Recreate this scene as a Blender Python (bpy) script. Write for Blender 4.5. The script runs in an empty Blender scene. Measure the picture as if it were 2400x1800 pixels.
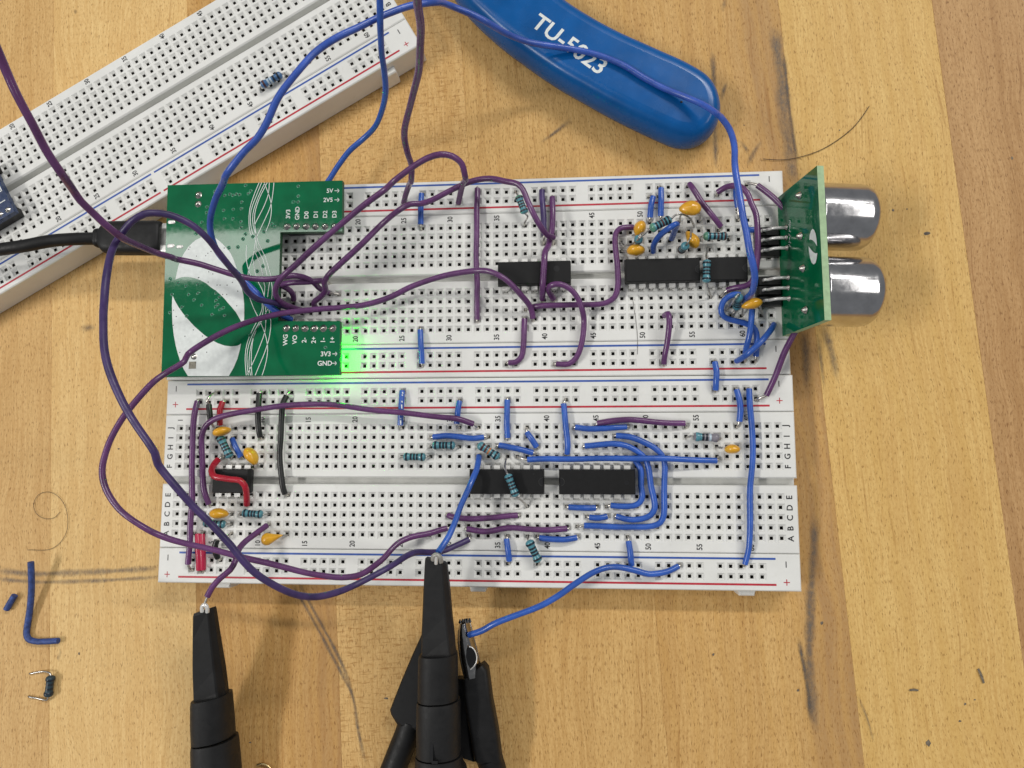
import bpy, math, random
from mathutils import Vector, Matrix
random.seed(7)
# ------------------------------------------------------------------ camera, world, lamps, exposure (1 unit = 1 cm; geometry is written in mm)
K = 0.1
sc = bpy.context.scene
sc.unit_settings.system = 'METRIC'
sc.unit_settings.scale_length = 0.01
COL = sc.collection
FPX = 1650.0
CAM = Vector((104.694, 20.177, 191.293))
RWC = Matrix(((0.9968061807, -0.0003862790, -0.0798579295), (0.0086329969, 0.9946492772, 0.1029479807), (0.0793908652, -0.1033085967, 0.9914758819)))
cd = bpy.data.cameras.new('camera')
cam = bpy.data.objects.new('camera', cd)
COL.objects.link(cam)
cam.matrix_world = Matrix.Translation(CAM * K) @ RWC.transposed().to_4x4()
cd.sensor_width = 36
cd.lens = FPX / 2400 * 36
cd.clip_start = 0.1
cd.clip_end = 2000
sc.camera = cam

w = bpy.data.worlds.new('World')
sc.world = w
w.use_nodes = True
bg = w.node_tree.nodes['Background']
bg.inputs[0].default_value = (0.93, 0.96, 1.0, 1)
bg.inputs[1].default_value = 0.15

def area(name, loc, sx, sy, power, color=(1, 0.975, 0.93)):
    l = bpy.data.lights.new(name, 'AREA')
    l.shape = 'RECTANGLE'
    l.size, l.size_y, l.energy, l.color = sx, sy, power, color
    o = bpy.data.objects.new(name, l)
    o.location = loc
    COL.objects.link(o)
    return o
# the ceiling fixtures of the workshop, plus a fill lamp
area('ceiling_or_fill', (-74, 52.5, 150), 130, 12.5, 24000)
area('ceiling_or_fill', (190, 215, 260), 240, 22, 620000)
area('ceiling_or_fill', (-190, -50, 210), 30, 110, 330000)
area('ceiling_or_fill', (230, 40, 190), 30, 160, 110000)  # added fill with no known fixture, brightens sides that face right
vs = sc.view_settings
vs.view_transform = 'Standard'
vs.look = 'None'
vs.gamma = 1
vs.exposure = 0.58
sc.cycles.use_denoising = True
sc.cycles.max_bounces = 6

# ------------------------------------------------------------------ helpers
REG = dict(T1=(0, 0, .27125), T2=(500, 0, .27125), T3=(1000, 0, .31646), T4=(360, 400, .27125), T5=(900, 380, .22604), T6=(1350, 380, .22604),
           T7=(1700, 360, .22604), T8=(1350, 600, .27125), B1=(360, 840, .22604), B2=(360, 1080, .22604), B3=(900, 880, .22604), B4=(1300, 880, .27125),
           B5=(900, 1100, .27125), B6=(400, 1350, .36166), B7=(0, 1200, .36179), B8=(1600, 1200, .36166), C1=(0, 380, .19892), C2=(1780, 620, .18083),
           C3=(370, 420, .14467), C4=(370, 640, .15671), C5=(630, 620, .09042), C6=(1480, 430, .12658), C7=(1660, 640, .13261), C8=(1600, 0, .36166),
           D1=(420, 1220, .13863), D2=(880, 1230, .34343), D3=(0, 700, .36166), D4=(440, 900, .09643), PX=(0, 0, 1.0))
def px(r, x, y):
    a = REG[r]
    return a[0] + x * a[2], a[1] + y * a[2]
RT = RWC.transposed()
def ray(x, y):
    return RT @ Vector(((x - 1200) / FPX, -(y - 900) / FPX, -1.0))
def at(x, y, z):                       # surveyed photo point -> place on the level z (mm)
    d = ray(x, y)
    return CAM + d * ((z - CAM.z) / d.z)
def pt(r, x, y, z):
    return at(*px(r, x, y), z)
def on_plane(x, y, p, n):
    d = ray(x, y)
    return CAM + d * ((p - CAM).dot(n) / d.dot(n))

WORLD = {}
def link(o, parent, wl):
    COL.objects.link(o)
    WORLD[o.name] = Vector(wl)
    if parent is not None:
        o.parent = parent
        o.location = (Vector(wl) - WORLD[parent.name]) * K
    else:
        o.location = Vector(wl) * K
    return o
def tag(o, label=None, cat=None, group=None, kind=None):
    if label: o['label'] = label
    if cat: o['category'] = cat
    if group: o['group'] = group
    if kind: o['kind'] = kind
    return o
def empty(name, wl, **t):
    return tag(link(bpy.data.objects.new(name, None), None, wl), **t)
def mk(name, verts, faces, mat, parent=None, smooth=False, mats=None, fmat=None, sm=None, **t):
    verts = [Vector(v) for v in verts]
    if parent is None:
        n = len(verts)
        wl = Vector((sum(v.x for v in verts) / n, sum(v.y for v in verts) / n, min(v.z for v in verts)))
    else:
        wl = WORLD[parent.name]
    me = bpy.data.meshes.new(name)
    me.from_pydata([(v - wl) * K for v in verts], [], faces)
    for m in (mats or [mat]):
        me.materials.append(m)
    if fmat:
        me.polygons.foreach_set('material_index', fmat)
    if sm is not None:
        me.polygons.foreach_set('use_smooth', sm)
    elif smooth:
        me.polygons.foreach_set('use_smooth', [True] * len(me.polygons))
    me.update()
    o = bpy.data.objects.new(name, me)
    return tag(link(o, parent, wl), **t)
def inst(name, me, wl, parent, rz=0):
    o = bpy.data.objects.new(name, me)
    link(o, parent, wl)
    o.rotation_euler = (0, 0, rz)
    return o
def meshdata(name, verts, faces, mat, smooth=False):
    me = bpy.data.meshes.new(name)
    me.from_pydata([Vector(v) * K for v in verts], [], faces)
    me.materials.append(mat)
    if smooth: me.polygons.foreach_set('use_smooth', [True] * len(me.polygons))
    return me

class MB:
    def __init__(s): s.v, s.f, s.m, s.s = [], [], [], []
    def add(s, v, f, m=0, sm=False):
        b = len(s.v)
        s.v += [Vector(x) for x in v]
        s.f += [tuple(i + b for i in q) for q in f]
        s.m += [m] * len(f)
        s.s += ([sm] * len(f)) if isinstance(sm, bool) else list(sm)
    def box(s, x0, y0, z0, x1, y1, z1, m=0):
        s.add([(x0, y0, z0), (x1, y0, z0), (x1, y1, z0), (x0, y1, z0), (x0, y0, z1), (x1, y0, z1), (x1, y1, z1), (x0, y1, z1)],
              [(0, 3, 2, 1), (4, 5, 6, 7), (0, 1, 5, 4), (1, 2, 6, 5), (2, 3, 7, 6), (3, 0, 4, 7)], m)
    def tube(s, pts, rad, n=10, m=0, cap=True):
        v, f, sm = tube_geo(pts, rad, n, cap)
        s.add(v, f, m, sm)
    def build(s, name, mats, parent=None, xf=None, **t):
        v = [xf @ a for a in s.v] if xf else s.v
        if not isinstance(mats, (list, tuple)): mats = [mats]
        return mk(name, v, s.f, None, parent, mats=mats, fmat=s.m, sm=s.s, **t)

def spline(pts, step=1.6):
    P = [Vector(p) for p in pts]
    if len(P) < 3: 
        return P
    out = []
    E = [P[0] * 2 - P[1]] + P + [P[-1] * 2 - P[-2]]
    for i in range(1, len(E) - 2):
        a, b, c, d = E[i - 1:i + 3]
        t0 = 0; t1 = t0 + max((b - a).length, 1e-4) ** .5; t2 = t1 + max((c - b).length, 1e-4) ** .5; t3 = t2 + max((d - c).length, 1e-4) ** .5
        n = max(2, int((c - b).length / step) + 1)
        for k in range(n):
            t = t1 + (t2 - t1) * k / n
            A1 = a * ((t1 - t) / (t1 - t0)) + b * ((t - t0) / (t1 - t0))
            A2 = b * ((t2 - t) / (t2 - t1)) + c * ((t - t1) / (t2 - t1))
            A3 = c * ((t3 - t) / (t3 - t2)) + d * ((t - t2) / (t3 - t2))
            B1 = A1 * ((t2 - t) / (t2 - t0)) + A2 * ((t - t0) / (t2 - t0))
            B2 = A2 * ((t3 - t) / (t3 - t1)) + A3 * ((t - t1) / (t3 - t1))
            out.append(B1 * ((t2 - t) / (t2 - t1)) + B2 * ((t - t1) / (t2 - t1)))
    out.append(P[-1])
    return out
def frames(pts):
    T = []
    for i in range(len(pts)):
        a = pts[max(0, i - 1)]; b = pts[min(len(pts) - 1, i + 1)]
        d = b - a
        T.append(d.normalized() if d.length > 1e-6 else (T[-1] if T else Vector((0, 0, 1))))
    up = Vector((0, 0, 1)) if abs(T[0].z) < .9 else Vector((0, 1, 0))
    u = T[0].cross(up).normalized()
    out = []
    for t in T:
        u = (u - t * u.dot(t))
        u = u.normalized() if u.length > 1e-6 else t.orthogonal().normalized()
        out.append((t, u, t.cross(u)))
    return out
def tube_geo(pts, rad, n=10, cap=True):
    pts = [Vector(p) for p in pts]
    F = frames(pts)
    v, f, s = [], [], []
    for i, (p, (t, a, b)) in enumerate(zip(pts, F)):
        r = rad[i] if isinstance(rad, (list, tuple)) else rad
        for k in range(n):
            an = 2 * math.pi * k / n
            v.append(p + a * (r * math.cos(an)) + b * (r * math.sin(an)))
    for i in range(len(pts) - 1):
        for k in range(n):
            k2 = (k + 1) % n
            f.append((i * n + k, i * n + k2, (i + 1) * n + k2, (i + 1) * n + k)); s.append(True)
    if cap:
        for ri, rev in ((0, True), (len(pts) - 1, False)):
            b0 = len(v)
            v += v[ri * n:ri * n + n]
            q = list(range(b0, b0 + n))
            f.append(tuple(q[::-1] if rev else q)); s.append(False)
    return v, f, s
def loft(sections, cap=True, smooth=True):        # sections: rings with the same count
    n = len(sections[0])
    v = [p for s_ in sections for p in s_]
    f = [(i * n + k, i * n + (k + 1) % n, (i + 1) * n + (k + 1) % n, (i + 1) * n + k) for i in range(len(sections) - 1) for k in range(n)]
    sm = [smooth] * len(f)
    if cap:
        for ri, rev in ((0, True), (len(sections) - 1, False)):
            b0 = len(v)
            v = v + v[ri * n:ri * n + n]
            q = list(range(b0, b0 + n))
            f.append(tuple(q[::-1] if rev else q)); sm.append(False)
    return v, f, sm
def rrect(c, u, v, hw, hh, r, n=4):               # rounded rectangle ring around c
    out = []
    r = min(r, hw * .99, hh * .99)
    for cx, cy, a0 in ((hw - r, hh - r, 0), (-hw + r, hh - r, 90), (-hw + r, -hh + r, 180), (hw - r, -hh + r, 270)):
        for k in range(n + 1):
            a = math.radians(a0 + 90 * k / n)
            out.append(c + u * (cx + r * math.cos(a)) + v * (cy + r * math.sin(a)))
    return out

# ------------------------------------------------------------------ materials
def nodes(name):
    m = bpy.data.materials.new(name)
    m.use_nodes = True
    nt = m.node_tree
    return m, nt, nt.nodes['Principled BSDF']
def N(nt, kind, **kw):
    n = nt.nodes.new(kind)
    for k, v in kw.items():
        if k in n.inputs: n.inputs[k].default_value = v
        else: setattr(n, k, v)
    return n
def coords(nt, scale=(1, 1, 1), kind='Object', rot=0, loc=(0, 0, 0)):
    tc = nt.nodes.new('ShaderNodeTexCoord')
    mp = nt.nodes.new('ShaderNodeMapping')
    mp.inputs['Scale'].default_value = scale
    mp.inputs['Rotation'].default_value = (0, 0, rot)
    mp.inputs['Location'].default_value = loc
    nt.links.new(tc.outputs[kind], mp.inputs['Vector'])
    return mp.outputs[0]
def ramp(nt, src, p0, p1, c0=(0, 0, 0, 1), c1=(1, 1, 1, 1)):
    r = nt.nodes.new('ShaderNodeValToRGB')
    r.color_ramp.elements[0].position = p0; r.color_ramp.elements[1].position = p1
    r.color_ramp.elements[0].color = c0; r.color_ramp.elements[1].color = c1
    nt.links.new(src, r.inputs[0])
    return r.outputs[0]
def mix(nt, fac, a, b, mode='MIX'):
    m = nt.nodes.new('ShaderNodeMix')
    m.data_type = 'RGBA'; m.blend_type = mode
    for i, s in ((0, fac), (6, a), (7, b)):
        if isinstance(s, (int, float)): m.inputs[i].default_value = s
        elif isinstance(s, tuple): m.inputs[i].default_value = s if len(s) == 4 else s + (1,)
        else: nt.links.new(s, m.inputs[i])
    return m.outputs[2]
def noise(nt, vec, scale, detail=4, rough=.55):
    n = N(nt, 'ShaderNodeTexNoise', Scale=scale, Detail=detail, Roughness=rough)
    nt.links.new(vec, n.inputs['Vector'])
    return n.outputs[0]
def bump(nt, bs, h, strength, dist):
    b = N(nt, 'ShaderNodeBump', Strength=strength, Distance=dist)
    nt.links.new(h, b.inputs['Height'])
    nt.links.new(b.outputs[0], bs.inputs['Normal'])
def plain(name, col, rough=.5, metal=0, var=.12, scale=6, dark=None, bmp=0, bscale=40, spec=.5, rvar=0, coat=0, sss=0):
    m, nt, b = nodes(name)
    v = coords(nt)
    n1 = noise(nt, v, scale)
    d = dark or tuple(c * (1 - 2 * var) for c in col)
    l = tuple(min(1, c * (1 + var)) for c in col)
    nt.links.new(mix(nt, ramp(nt, n1, .3, .7), d + (1,), l + (1,)), b.inputs['Base Color'])
    b.inputs['Roughness'].default_value = rough
    b.inputs['Metallic'].default_value = metal
    b.inputs['Specular IOR Level'].default_value = spec
    b.inputs['Coat Weight'].default_value = coat
    b.inputs['Coat Roughness'].default_value = .15
    if sss:
        b.inputs['Subsurface Weight'].default_value = sss
        b.inputs['Subsurface Radius'].default_value = (.06, .06, .055)
        b.inputs['Subsurface Scale'].default_value = 1
    if rvar:
        rr = ramp(nt, noise(nt, v, scale * 2.3, 5), .3, .7, (max(0, rough - rvar),) * 3 + (1,), (min(1, rough + rvar),) * 3 + (1,))
        nt.links.new(rr, b.inputs['Roughness'])
    if bmp: bump(nt, b, noise(nt, v, bscale, 4), bmp, .01)
    return m

def wood(i, light, dark, pores, fleck, cath, seed, heart=None):
    m, nt, b = nodes('maple_%d' % i)
    loc = (seed * 3.7, seed * 11.3, seed)
    v0 = coords(nt, (1, 1, 1), loc=loc)
    # gentle wander of the grain
    wn = N(nt, 'ShaderNodeTexNoise', Scale=.22, Detail=2); nt.links.new(v0, wn.inputs['Vector'])
    add = nt.nodes.new('ShaderNodeVectorMath'); add.operation = 'MULTIPLY_ADD'
    nt.links.new(wn.outputs['Color'], add.inputs[0]); add.inputs[1].default_value = (.9, 0, 0); nt.links.new(v0, add.inputs[2])
    base = add.outputs[0]
    def sc_(s):
        mp = nt.nodes.new('ShaderNodeMapping'); mp.inputs['Scale'].default_value = s
        nt.links.new(base, mp.inputs['Vector']); return mp.outputs[0]
    broad = noise(nt, sc_((.85, .035, 1)), 1, 4, .55)
    streak = noise(nt, sc_((5.5, .13, 1)), 1, 5, .6)
    fine = noise(nt, sc_((19, .8, 1)), 1, 5, .65)
    stip = noise(nt, sc_((19, 8, 1)), 1, 3, .6)
    pore = noise(nt, sc_((30, 6.5, 1)), 1, 3, .5)
    long_ = noise(nt, sc_((7.5, .22, 1)), 1, 4, .55)
    blotch = noise(nt, sc_((.30, .16, 1)), 1, 3)
    sh = lambda c_, *k: tuple(x * y for x, y in zip(c_, k))
    c = mix(nt, ramp(nt, broad, .36, .64), dark, light)
    c = mix(nt, ramp(nt, blotch, .38, .66, (0, 0, 0, 1), (.5, .5, .5, 1)), c, sh(dark, .95, .90, .82))
    c = mix(nt, ramp(nt, streak, .42, .68, (0, 0, 0, 1), (.60, .60, .60, 1)), c, sh(dark, .86, .78, .66))
    c = mix(nt, ramp(nt, streak, .50, .30, (0, 0, 0, 1), (.40, .40, .40, 1)), c, sh(light, 1.10, 1.12, 1.16))
    c = mix(nt, ramp(nt, fine, .46, .70, (0, 0, 0, 1), (.55, .55, .55, 1)), c, sh(dark, .80, .70, .56))
    if heart:
        sx_ = nt.nodes.new('ShaderNodeSeparateXYZ'); nt.links.new(base, sx_.inputs[0])
        mr = N(nt, 'ShaderNodeMapRange'); nt.links.new(sx_.outputs[0], mr.inputs[0])
        mr.inputs[1].default_value = heart[0] + loc[0]; mr.inputs[2].default_value = heart[1] + loc[0]
        hm = mix(nt, 1.0, ramp(nt, mr.outputs[0], .1, .9), ramp(nt, noise(nt, sc_((3.2, .10, 1)), 1, 4, .6), .30, .62, (.25, .25, .25, 1), (.85, .85, .85, 1)), 'MULTIPLY')
        c = mix(nt, hm, c, heart[2])
    if cath:
        wv = N(nt, 'ShaderNodeTexWave', Scale=cath, Distortion=3.2, Detail=3)
        wv.wave_type = 'RINGS'; wv.rings_direction = 'Z'
        nt.links.new(sc_((1.0, .16, 1)), wv.inputs['Vector'])
        c = mix(nt, ramp(nt, wv.outputs[0], .55, 1, (0, 0, 0, 1), (.42, .42, .42, 1)), c, tuple(x * y for x, y in zip(light, (.84, .76, .62))))
    c = mix(nt, ramp(nt, stip, .46, .64, (0, 0, 0, 1), (.42, .42, .42, 1)), c, tuple(x * y for x, y in zip(dark, (.74, .64, .52))))
    mot = noise(nt, sc_((4.2, 2.0, 1)), 1, 4, .6)
    c = mix(nt, ramp(nt, mot, .46, .72, (0, 0, 0, 1), (.22, .22, .22, 1)), c, tuple(x * y for x, y in zip(dark, (.86, .78, .68))))
    c = mix(nt, ramp(nt, long_, .63, .71, (0, 0, 0, 1), (.62, .62, .62, 1)), c, tuple(x * y for x, y in zip(dark, (.62, .50, .40))))
    c = mix(nt, ramp(nt, pore, .615 - pores * .05, .665, (0, 0, 0, 1), (.75, .75, .75, 1)), c, tuple(x * y for x, y in zip(dark, (.45, .36, .28))))
    if fleck:
        fl = noise(nt, sc_((3.2, 17, 1)), 1, 3, .6)
        c = mix(nt, ramp(nt, fl, .60 - fleck * .05, .66, (0, 0, 0, 1), (.65, .65, .65, 1)), c, tuple(x * y for x, y in zip(dark, (.60, .48, .36))))
    # small stains and specks
    sp = noise(nt, sc_((1.7, 1.3, 1)), 1, 2, .4)
    c = mix(nt, ramp(nt, sp, .77, .81, (0, 0, 0, 1), (.6, .6, .6, 1)), c, (.12, .085, .05))
    nt.links.new(c, b.inputs['Base Color'])
    b.inputs['Roughness'].default_value = .55
    b.inputs['Specular IOR Level'].default_value = .18
    bump(nt, b, stip, .35, .014)
    return m

def breadboard_mat():
    m, nt, b = nodes('breadboard_plastic')
    v = coords(nt)
    n1 = noise(nt, v, .7, 5, .6)
    n2 = noise(nt, v, 5, 5, .65)
    c = mix(nt, ramp(nt, n1, .3, .7), (.70, .70, .675), (.79, .79, .765))
    c = mix(nt, ramp(nt, n2, .62, .85, (0, 0, 0, 1), (.35, .35, .35, 1)), c, (.50, .48, .42))
    nt.links.new(c, b.inputs['Base Color'])
    b.inputs['Roughness'].default_value = .42
    b.inputs['Specular IOR Level'].default_value = .4
    b.inputs['Subsurface Weight'].default_value = .25
    b.inputs['Subsurface Radius'].default_value = (.05, .05, .048)
    b.inputs['Subsurface Scale'].default_value = 1
    bump(nt, b, noise(nt, v, 28, 3), .06, .01)
    return m
def pcb_mat(name, col, rough):
    m, nt, b = nodes(name)
    v = coords(nt)
    tr = N(nt, 'ShaderNodeTexBrick', Scale=1.7)
    c = mix(nt, ramp(nt, noise(nt, v, 1.6, 5), .35, .7), tuple(x * .8 for x in col), tuple(min(1, x * 1.12) for x in col))
    nt.links.new(c, b.inputs['Base Color'])
    nt.links.new(ramp(nt, noise(nt, v, 9, 5, .7), .35, .75, (rough * .6,) * 3 + (1,), (rough * 1.7,) * 3 + (1,)), b.inputs['Roughness'])
    b.inputs['Specular IOR Level'].default_value = .55
    bump(nt, b, noise(nt, v, 6, 4), .02, .006)
    return m
def metal(name, col, rough, scr=0):
    m, nt, b = nodes(name)
    v = coords(nt, (1, 1, 1))
    c = mix(nt, ramp(nt, noise(nt, v, 7, 5), .35, .7), tuple(x * .75 for x in col), col)
    nt.links.new(c, b.inputs['Base Color'])
    b.inputs['Metallic'].default_value = 1
    nt.links.new(ramp(nt, noise(nt, v, 14, 5, .7), .3, .75, (rough * .6,) * 3 + (1,), (rough * 1.6,) * 3 + (1,)), b.inputs['Roughness'])
    if scr: bump(nt, b, noise(nt, coords(nt, (2, 30, 30)), 1, 4), scr, .01)
    return m
def mark_mat(name, col, dens, sx, sy):
    m, nt, b = nodes(name)
    v = coords(nt, (sx, sy, 1))
    b.inputs['Base Color'].default_value = col + (1,)
    b.inputs['Roughness'].default_value = .6
    w = coords(nt, (1, 1, 1))
    al = mix(nt, ramp(nt, noise(nt, w, 1.1, 3), .35, .65), (.55, .55, .55), (1, 1, 1))
    al = mix(nt, 1.0, al, ramp(nt, noise(nt, v, 1, 4, .7), .22, .62, (dens * .12,) * 3 + (1,), (dens,) * 3 + (1,)), 'MULTIPLY')
    at_ = nt.nodes.new('ShaderNodeAttribute'); at_.attribute_name = 'fade'
    al = mix(nt, 1.0, al, ramp(nt, at_.outputs['Fac'], 0, .8), 'MULTIPLY')
    nt.links.new(al, b.inputs['Alpha'])
    return m

M = {}
M['white'] = breadboard_mat()
M['contactshade'] = plain('contact_and_hole_shade', (.105, .092, .080), .42, .4, .45, 3)  # metal contacts, with the shade inside the holes painted in as dark colour
M['groove'] = plain('ravine_plastic', (.60, .60, .57), .5, 0, .06, 3)
M['tape'] = plain('adhesive_foam', (.62, .58, .50), .8, 0, .1, 4)
M['ink'] = plain('black_print', (.012, .012, .014), .5)
M['inkblue'] = plain('blue_print', (.035, .10, .40), .45, 0, .12, 8)
M['inkred'] = plain('red_print', (.50, .025, .045), .45, 0, .12, 8)
M['silk'] = plain('white_silkscreen', (.74, .78, .76), .45, 0, .05, 9)
M['pcb'] = pcb_mat('green_solder_mask', (.002, .130, .050), .05)
M['pcb2'] = pcb_mat('green_sensor_mask', (.003, .130, .052), .06)
M['fr4'] = plain('bare_laminate_edge', (.36, .52, .30), .6, 0, .08, 9)
M['pcbedge'] = plain('dark_board_edge', (.020, .085, .035), .5, 0, .15, 9)
M['pcbblue'] = pcb_mat('dark_blue_solder_mask', (.010, .030, .095), .2)
M['solder'] = metal('solder', (.62, .60, .55), .25)
M['tin'] = plain('tinned_pin', (.86, .85, .82), .32, .40, .10, 9)
M['lead'] = metal('component_lead', (.55, .53, .50), .30)
M['copper'] = metal('tinned_copper', (.72, .68, .62), .28)
M['can'] = plain('aluminium_can', (.56, .555, .565), .15, 1, .08, 3, rvar=.04)
M['steel'] = metal('clip_steel', (.42, .41, .40), .16)
M['gold'] = metal('brass', (.70, .52, .25), .25)
M['ic'] = plain('black_epoxy', (.0075, .0075, .008), .5, 0, .12, 5, bmp=.12, bscale=60, spec=.28)
M['icrimlight'] = plain('rim_highlight', (.045, .045, .045), .4)  # paler than the chip body: edge highlight of the notch painted as colour
M['viagreen'] = plain('tented_via', (.030, .210, .110), .18, 0, .2, 9)
M['icdark'] = plain('moulded_recess', (.008, .008, .009), .35, 0, .1, 5)
M['rubber'] = plain('black_rubber', (.0075, .0075, .008), .55, 0, .2, 3, bmp=.10, bscale=45, spec=.35, rvar=.1)
M['probe'] = plain('black_nylon', (.0085, .0085, .009), .55, 0, .15, 3, bmp=.14, bscale=60, spec=.4, rvar=.1)
M['blackheader'] = plain('header_plastic', (.012, .012, .012), .4, 0, .15, 4)
M['purple'] = plain('purple_insulation', (.128, .044, .145), .27, 0, .16, 1.6, rvar=.08, bmp=.05, bscale=9)
M['violet'] = plain('violet_insulation', (.056, .032, .120), .42, 0, .35, 2.4, dark=(.028, .018, .080), rvar=.12, bmp=.08, bscale=9)
M['blue'] = plain('blue_insulation', (.034, .112, .470), .27, 0, .14, 1.6, rvar=.08, bmp=.05, bscale=9)
M['lightblue'] = plain('periwinkle_insulation', (.046, .112, .480), .27, 0, .14, 1.6, rvar=.08, bmp=.05, bscale=9)
M['navy'] = plain('dusty_blue_insulation', (.035, .070, .240), .6, 0, .3, 9, dark=(.018, .036, .13), bmp=.2, bscale=14)
M['red'] = plain('red_insulation', (.420, .012, .030), .27, 0, .15, 1.6, rvar=.08, bmp=.05, bscale=9)
M['pink'] = plain('crimson_insulation', (.48, .022, .070), .27, 0, .15, 1.6, rvar=.08)
M['black'] = plain('black_insulation', (.012, .013, .013), .36, 0, .2, 1.6, rvar=.1)
M['resteal'] = plain('teal_resistor_lacquer', (.085, .270, .330), .32, 0, .15, 9, coat=.3)
M['resblue'] = plain('blue_resistor_lacquer', (.050, .150, .330), .32, 0, .15, 9, coat=.3)
M['resdark'] = plain('dark_resistor_lacquer', (.018, .045, .065), .5, 0, .2, 9)
M['resgreen'] = plain('green_resistor_end', (.110, .300, .210), .32, 0, .2, 9, coat=.3)
M['resgrey'] = plain('grey_mauve_lacquer', (.230, .215, .250), .36, 0, .15, 9, coat=.3)
M['bandnavy'] = plain('black_band', (.007, .014, .026), .4)
M['bandbrown'] = plain('brown_band', (.075, .024, .026), .4)
M['bandlight'] = plain('pale_band', (.46, .56, .64), .4)
M['bandorange'] = plain('orange_band', (.48, .19, .07), .4)
M['cap'] = plain('yellow_epoxy', (.80, .40, .022), .28, 0, .10, 5, bmp=.10, bscale=8, coat=.35)
M['handle'] = plain('blue_vinyl', (.002, .095, .330), .26, 0, .10, .9, rvar=.05, bmp=.03, bscale=6, spec=.3)
M['hair'] = plain('dark_hair', (.05, .03, .02), .5)
M['pencil'] = mark_mat('graphite_smear', (.15, .135, .12), .70, 13, 6)
M['pencilthin'] = mark_mat('graphite_line', (.12, .10, .085), .90, 16, 7)
M['hookgrey'] = plain('pale_hook_tip', (.42, .41, .38), .45, .3, .2, 6)
M['greyblob'] = plain('grey_fleck', (.17, .135, .095), .7, 0, .3, 9)

# ------------------------------------------------------------------ tabletop of maple staves
root = empty('tabletop', (80, 50, -30), label='butcher block tabletop of glued maple staves', cat='tabletop', kind='structure')
p0, p1 = at(1824, 0, 0), at(2027, 1800, 0)
gd = (p0 - p1).normalized()                       # grain direction, up the picture
gn = Vector((gd.y, -gd.x, 0))                     # to the right across the staves
gang = math.atan2(gd.y, gd.x) - math.pi / 2
O = at(1925, 900, 0)
cuts = [(at(x, 900, 0) - O).dot(gn) for x in (-560, -205, 120, 452, 769, 1130, 1492, 1925, 2308, 2700)]
woods = [((0.745, 0.509, 0.226), (0.652, 0.409, 0.167), .2, 0, 0), ((0.716, 0.482, 0.209), (0.596, 0.369, 0.147), .5, 0, 0), ((0.801, 0.572, 0.259), (0.716, 0.473, 0.197), .3, 0, 0),
         ((0.670, 0.427, 0.167), (0.521, 0.300, 0.105), .5, 0, .9), ((0.726, 0.491, 0.209), (0.605, 0.377, 0.147), .7, 1.3, 0), ((0.698, 0.459, 0.184), (0.577, 0.355, 0.134), .8, 0, 0),
         ((0.698, 0.455, 0.180), (0.559, 0.337, 0.126), .7, 0, .7), ((0.754, 0.523, 0.201), (0.661, 0.427, 0.155), .5, 0, .45), ((0.577, 0.359, 0.163), (0.447, 0.260, 0.113), .6, 0, 0)]
for i in range(len(cuts) - 1):
    a, b_ = cuts[i] + .006, cuts[i + 1] - .006
    hw, L = (b_ - a) / 2, 330
    c = O + gn * ((a + b_) / 2) + gd * (-10)
    mb = MB()
    be = .07
    ring0 = [(-hw, -L, -30), (hw, -L, -30), (hw, L, -30), (-hw, L, -30)]
    ring1 = [(-hw, -L, -be), (hw, -L, -be), (hw, L, -be), (-hw, L, -be)]
    ring2 = [(-hw + be, -L + be, 0), (hw - be, -L + be, 0), (hw - be, L - be, 0), (-hw + be, L - be, 0)]
    v, f, s = loft([[Vector(p) for p in r] for r in (ring0, ring1, ring2)], True, False)
    me = meshdata('stave', v, f, wood(i, *woods[i], seed=i + 1.0, heart={3: (hw * K + .45 - 1.5, hw * K + .45, (.36, .20, .085)), 6: (hw * K + .45 - 1.6, hw * K + .45 - .7, (.40, .235, .105)), 8: (-.4, 3.0, (.46, .28, .14))}.get(i)))
    inst('stave', me, c, root, gang)

def ribbon(name, pts, wid, mat, parent, z=None, lift=0, fade=False):
    P = spline(pts, 2.0)
    v, f, fd = [], [], []
    for i, p in enumerate(P):
        a, b = P[max(0, i - 1)], P[min(len(P) - 1, i + 1)]
        d = (b - a).normalized()
        n = Vector((-d.y, d.x, 0))
        wd = wid if not isinstance(wid, (list, tuple)) else wid[0] + (wid[1] - wid[0]) * i / (len(P) - 1)
        if fade: wd *= 1.25 + .35 * math.sin(i * .9) * math.sin(i * .37 + 1)
        e = min(1, i / 3, (len(P) - 1 - i) / 3) if fade else 1
        v += [p + n * wd / 2, p, p - n * wd / 2]
        fd += [0, e, 0]
    for i in range(len(P) - 1):
        f += [(3 * i + 1, 3 * i + 4, 3 * i + 3, 3 * i), (3 * i + 2, 3 * i + 5, 3 * i + 4, 3 * i + 1)]
    o = mk(name, v, f, mat, parent)
    if fade: o.data.attributes.new('fade', 'FLOAT', 'POINT').data.foreach_set('value', fd)
    return o
def pts_of(r, seq, z):
    return [pt(r, x, y, z) for x, y in seq]
zt = .06
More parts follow.
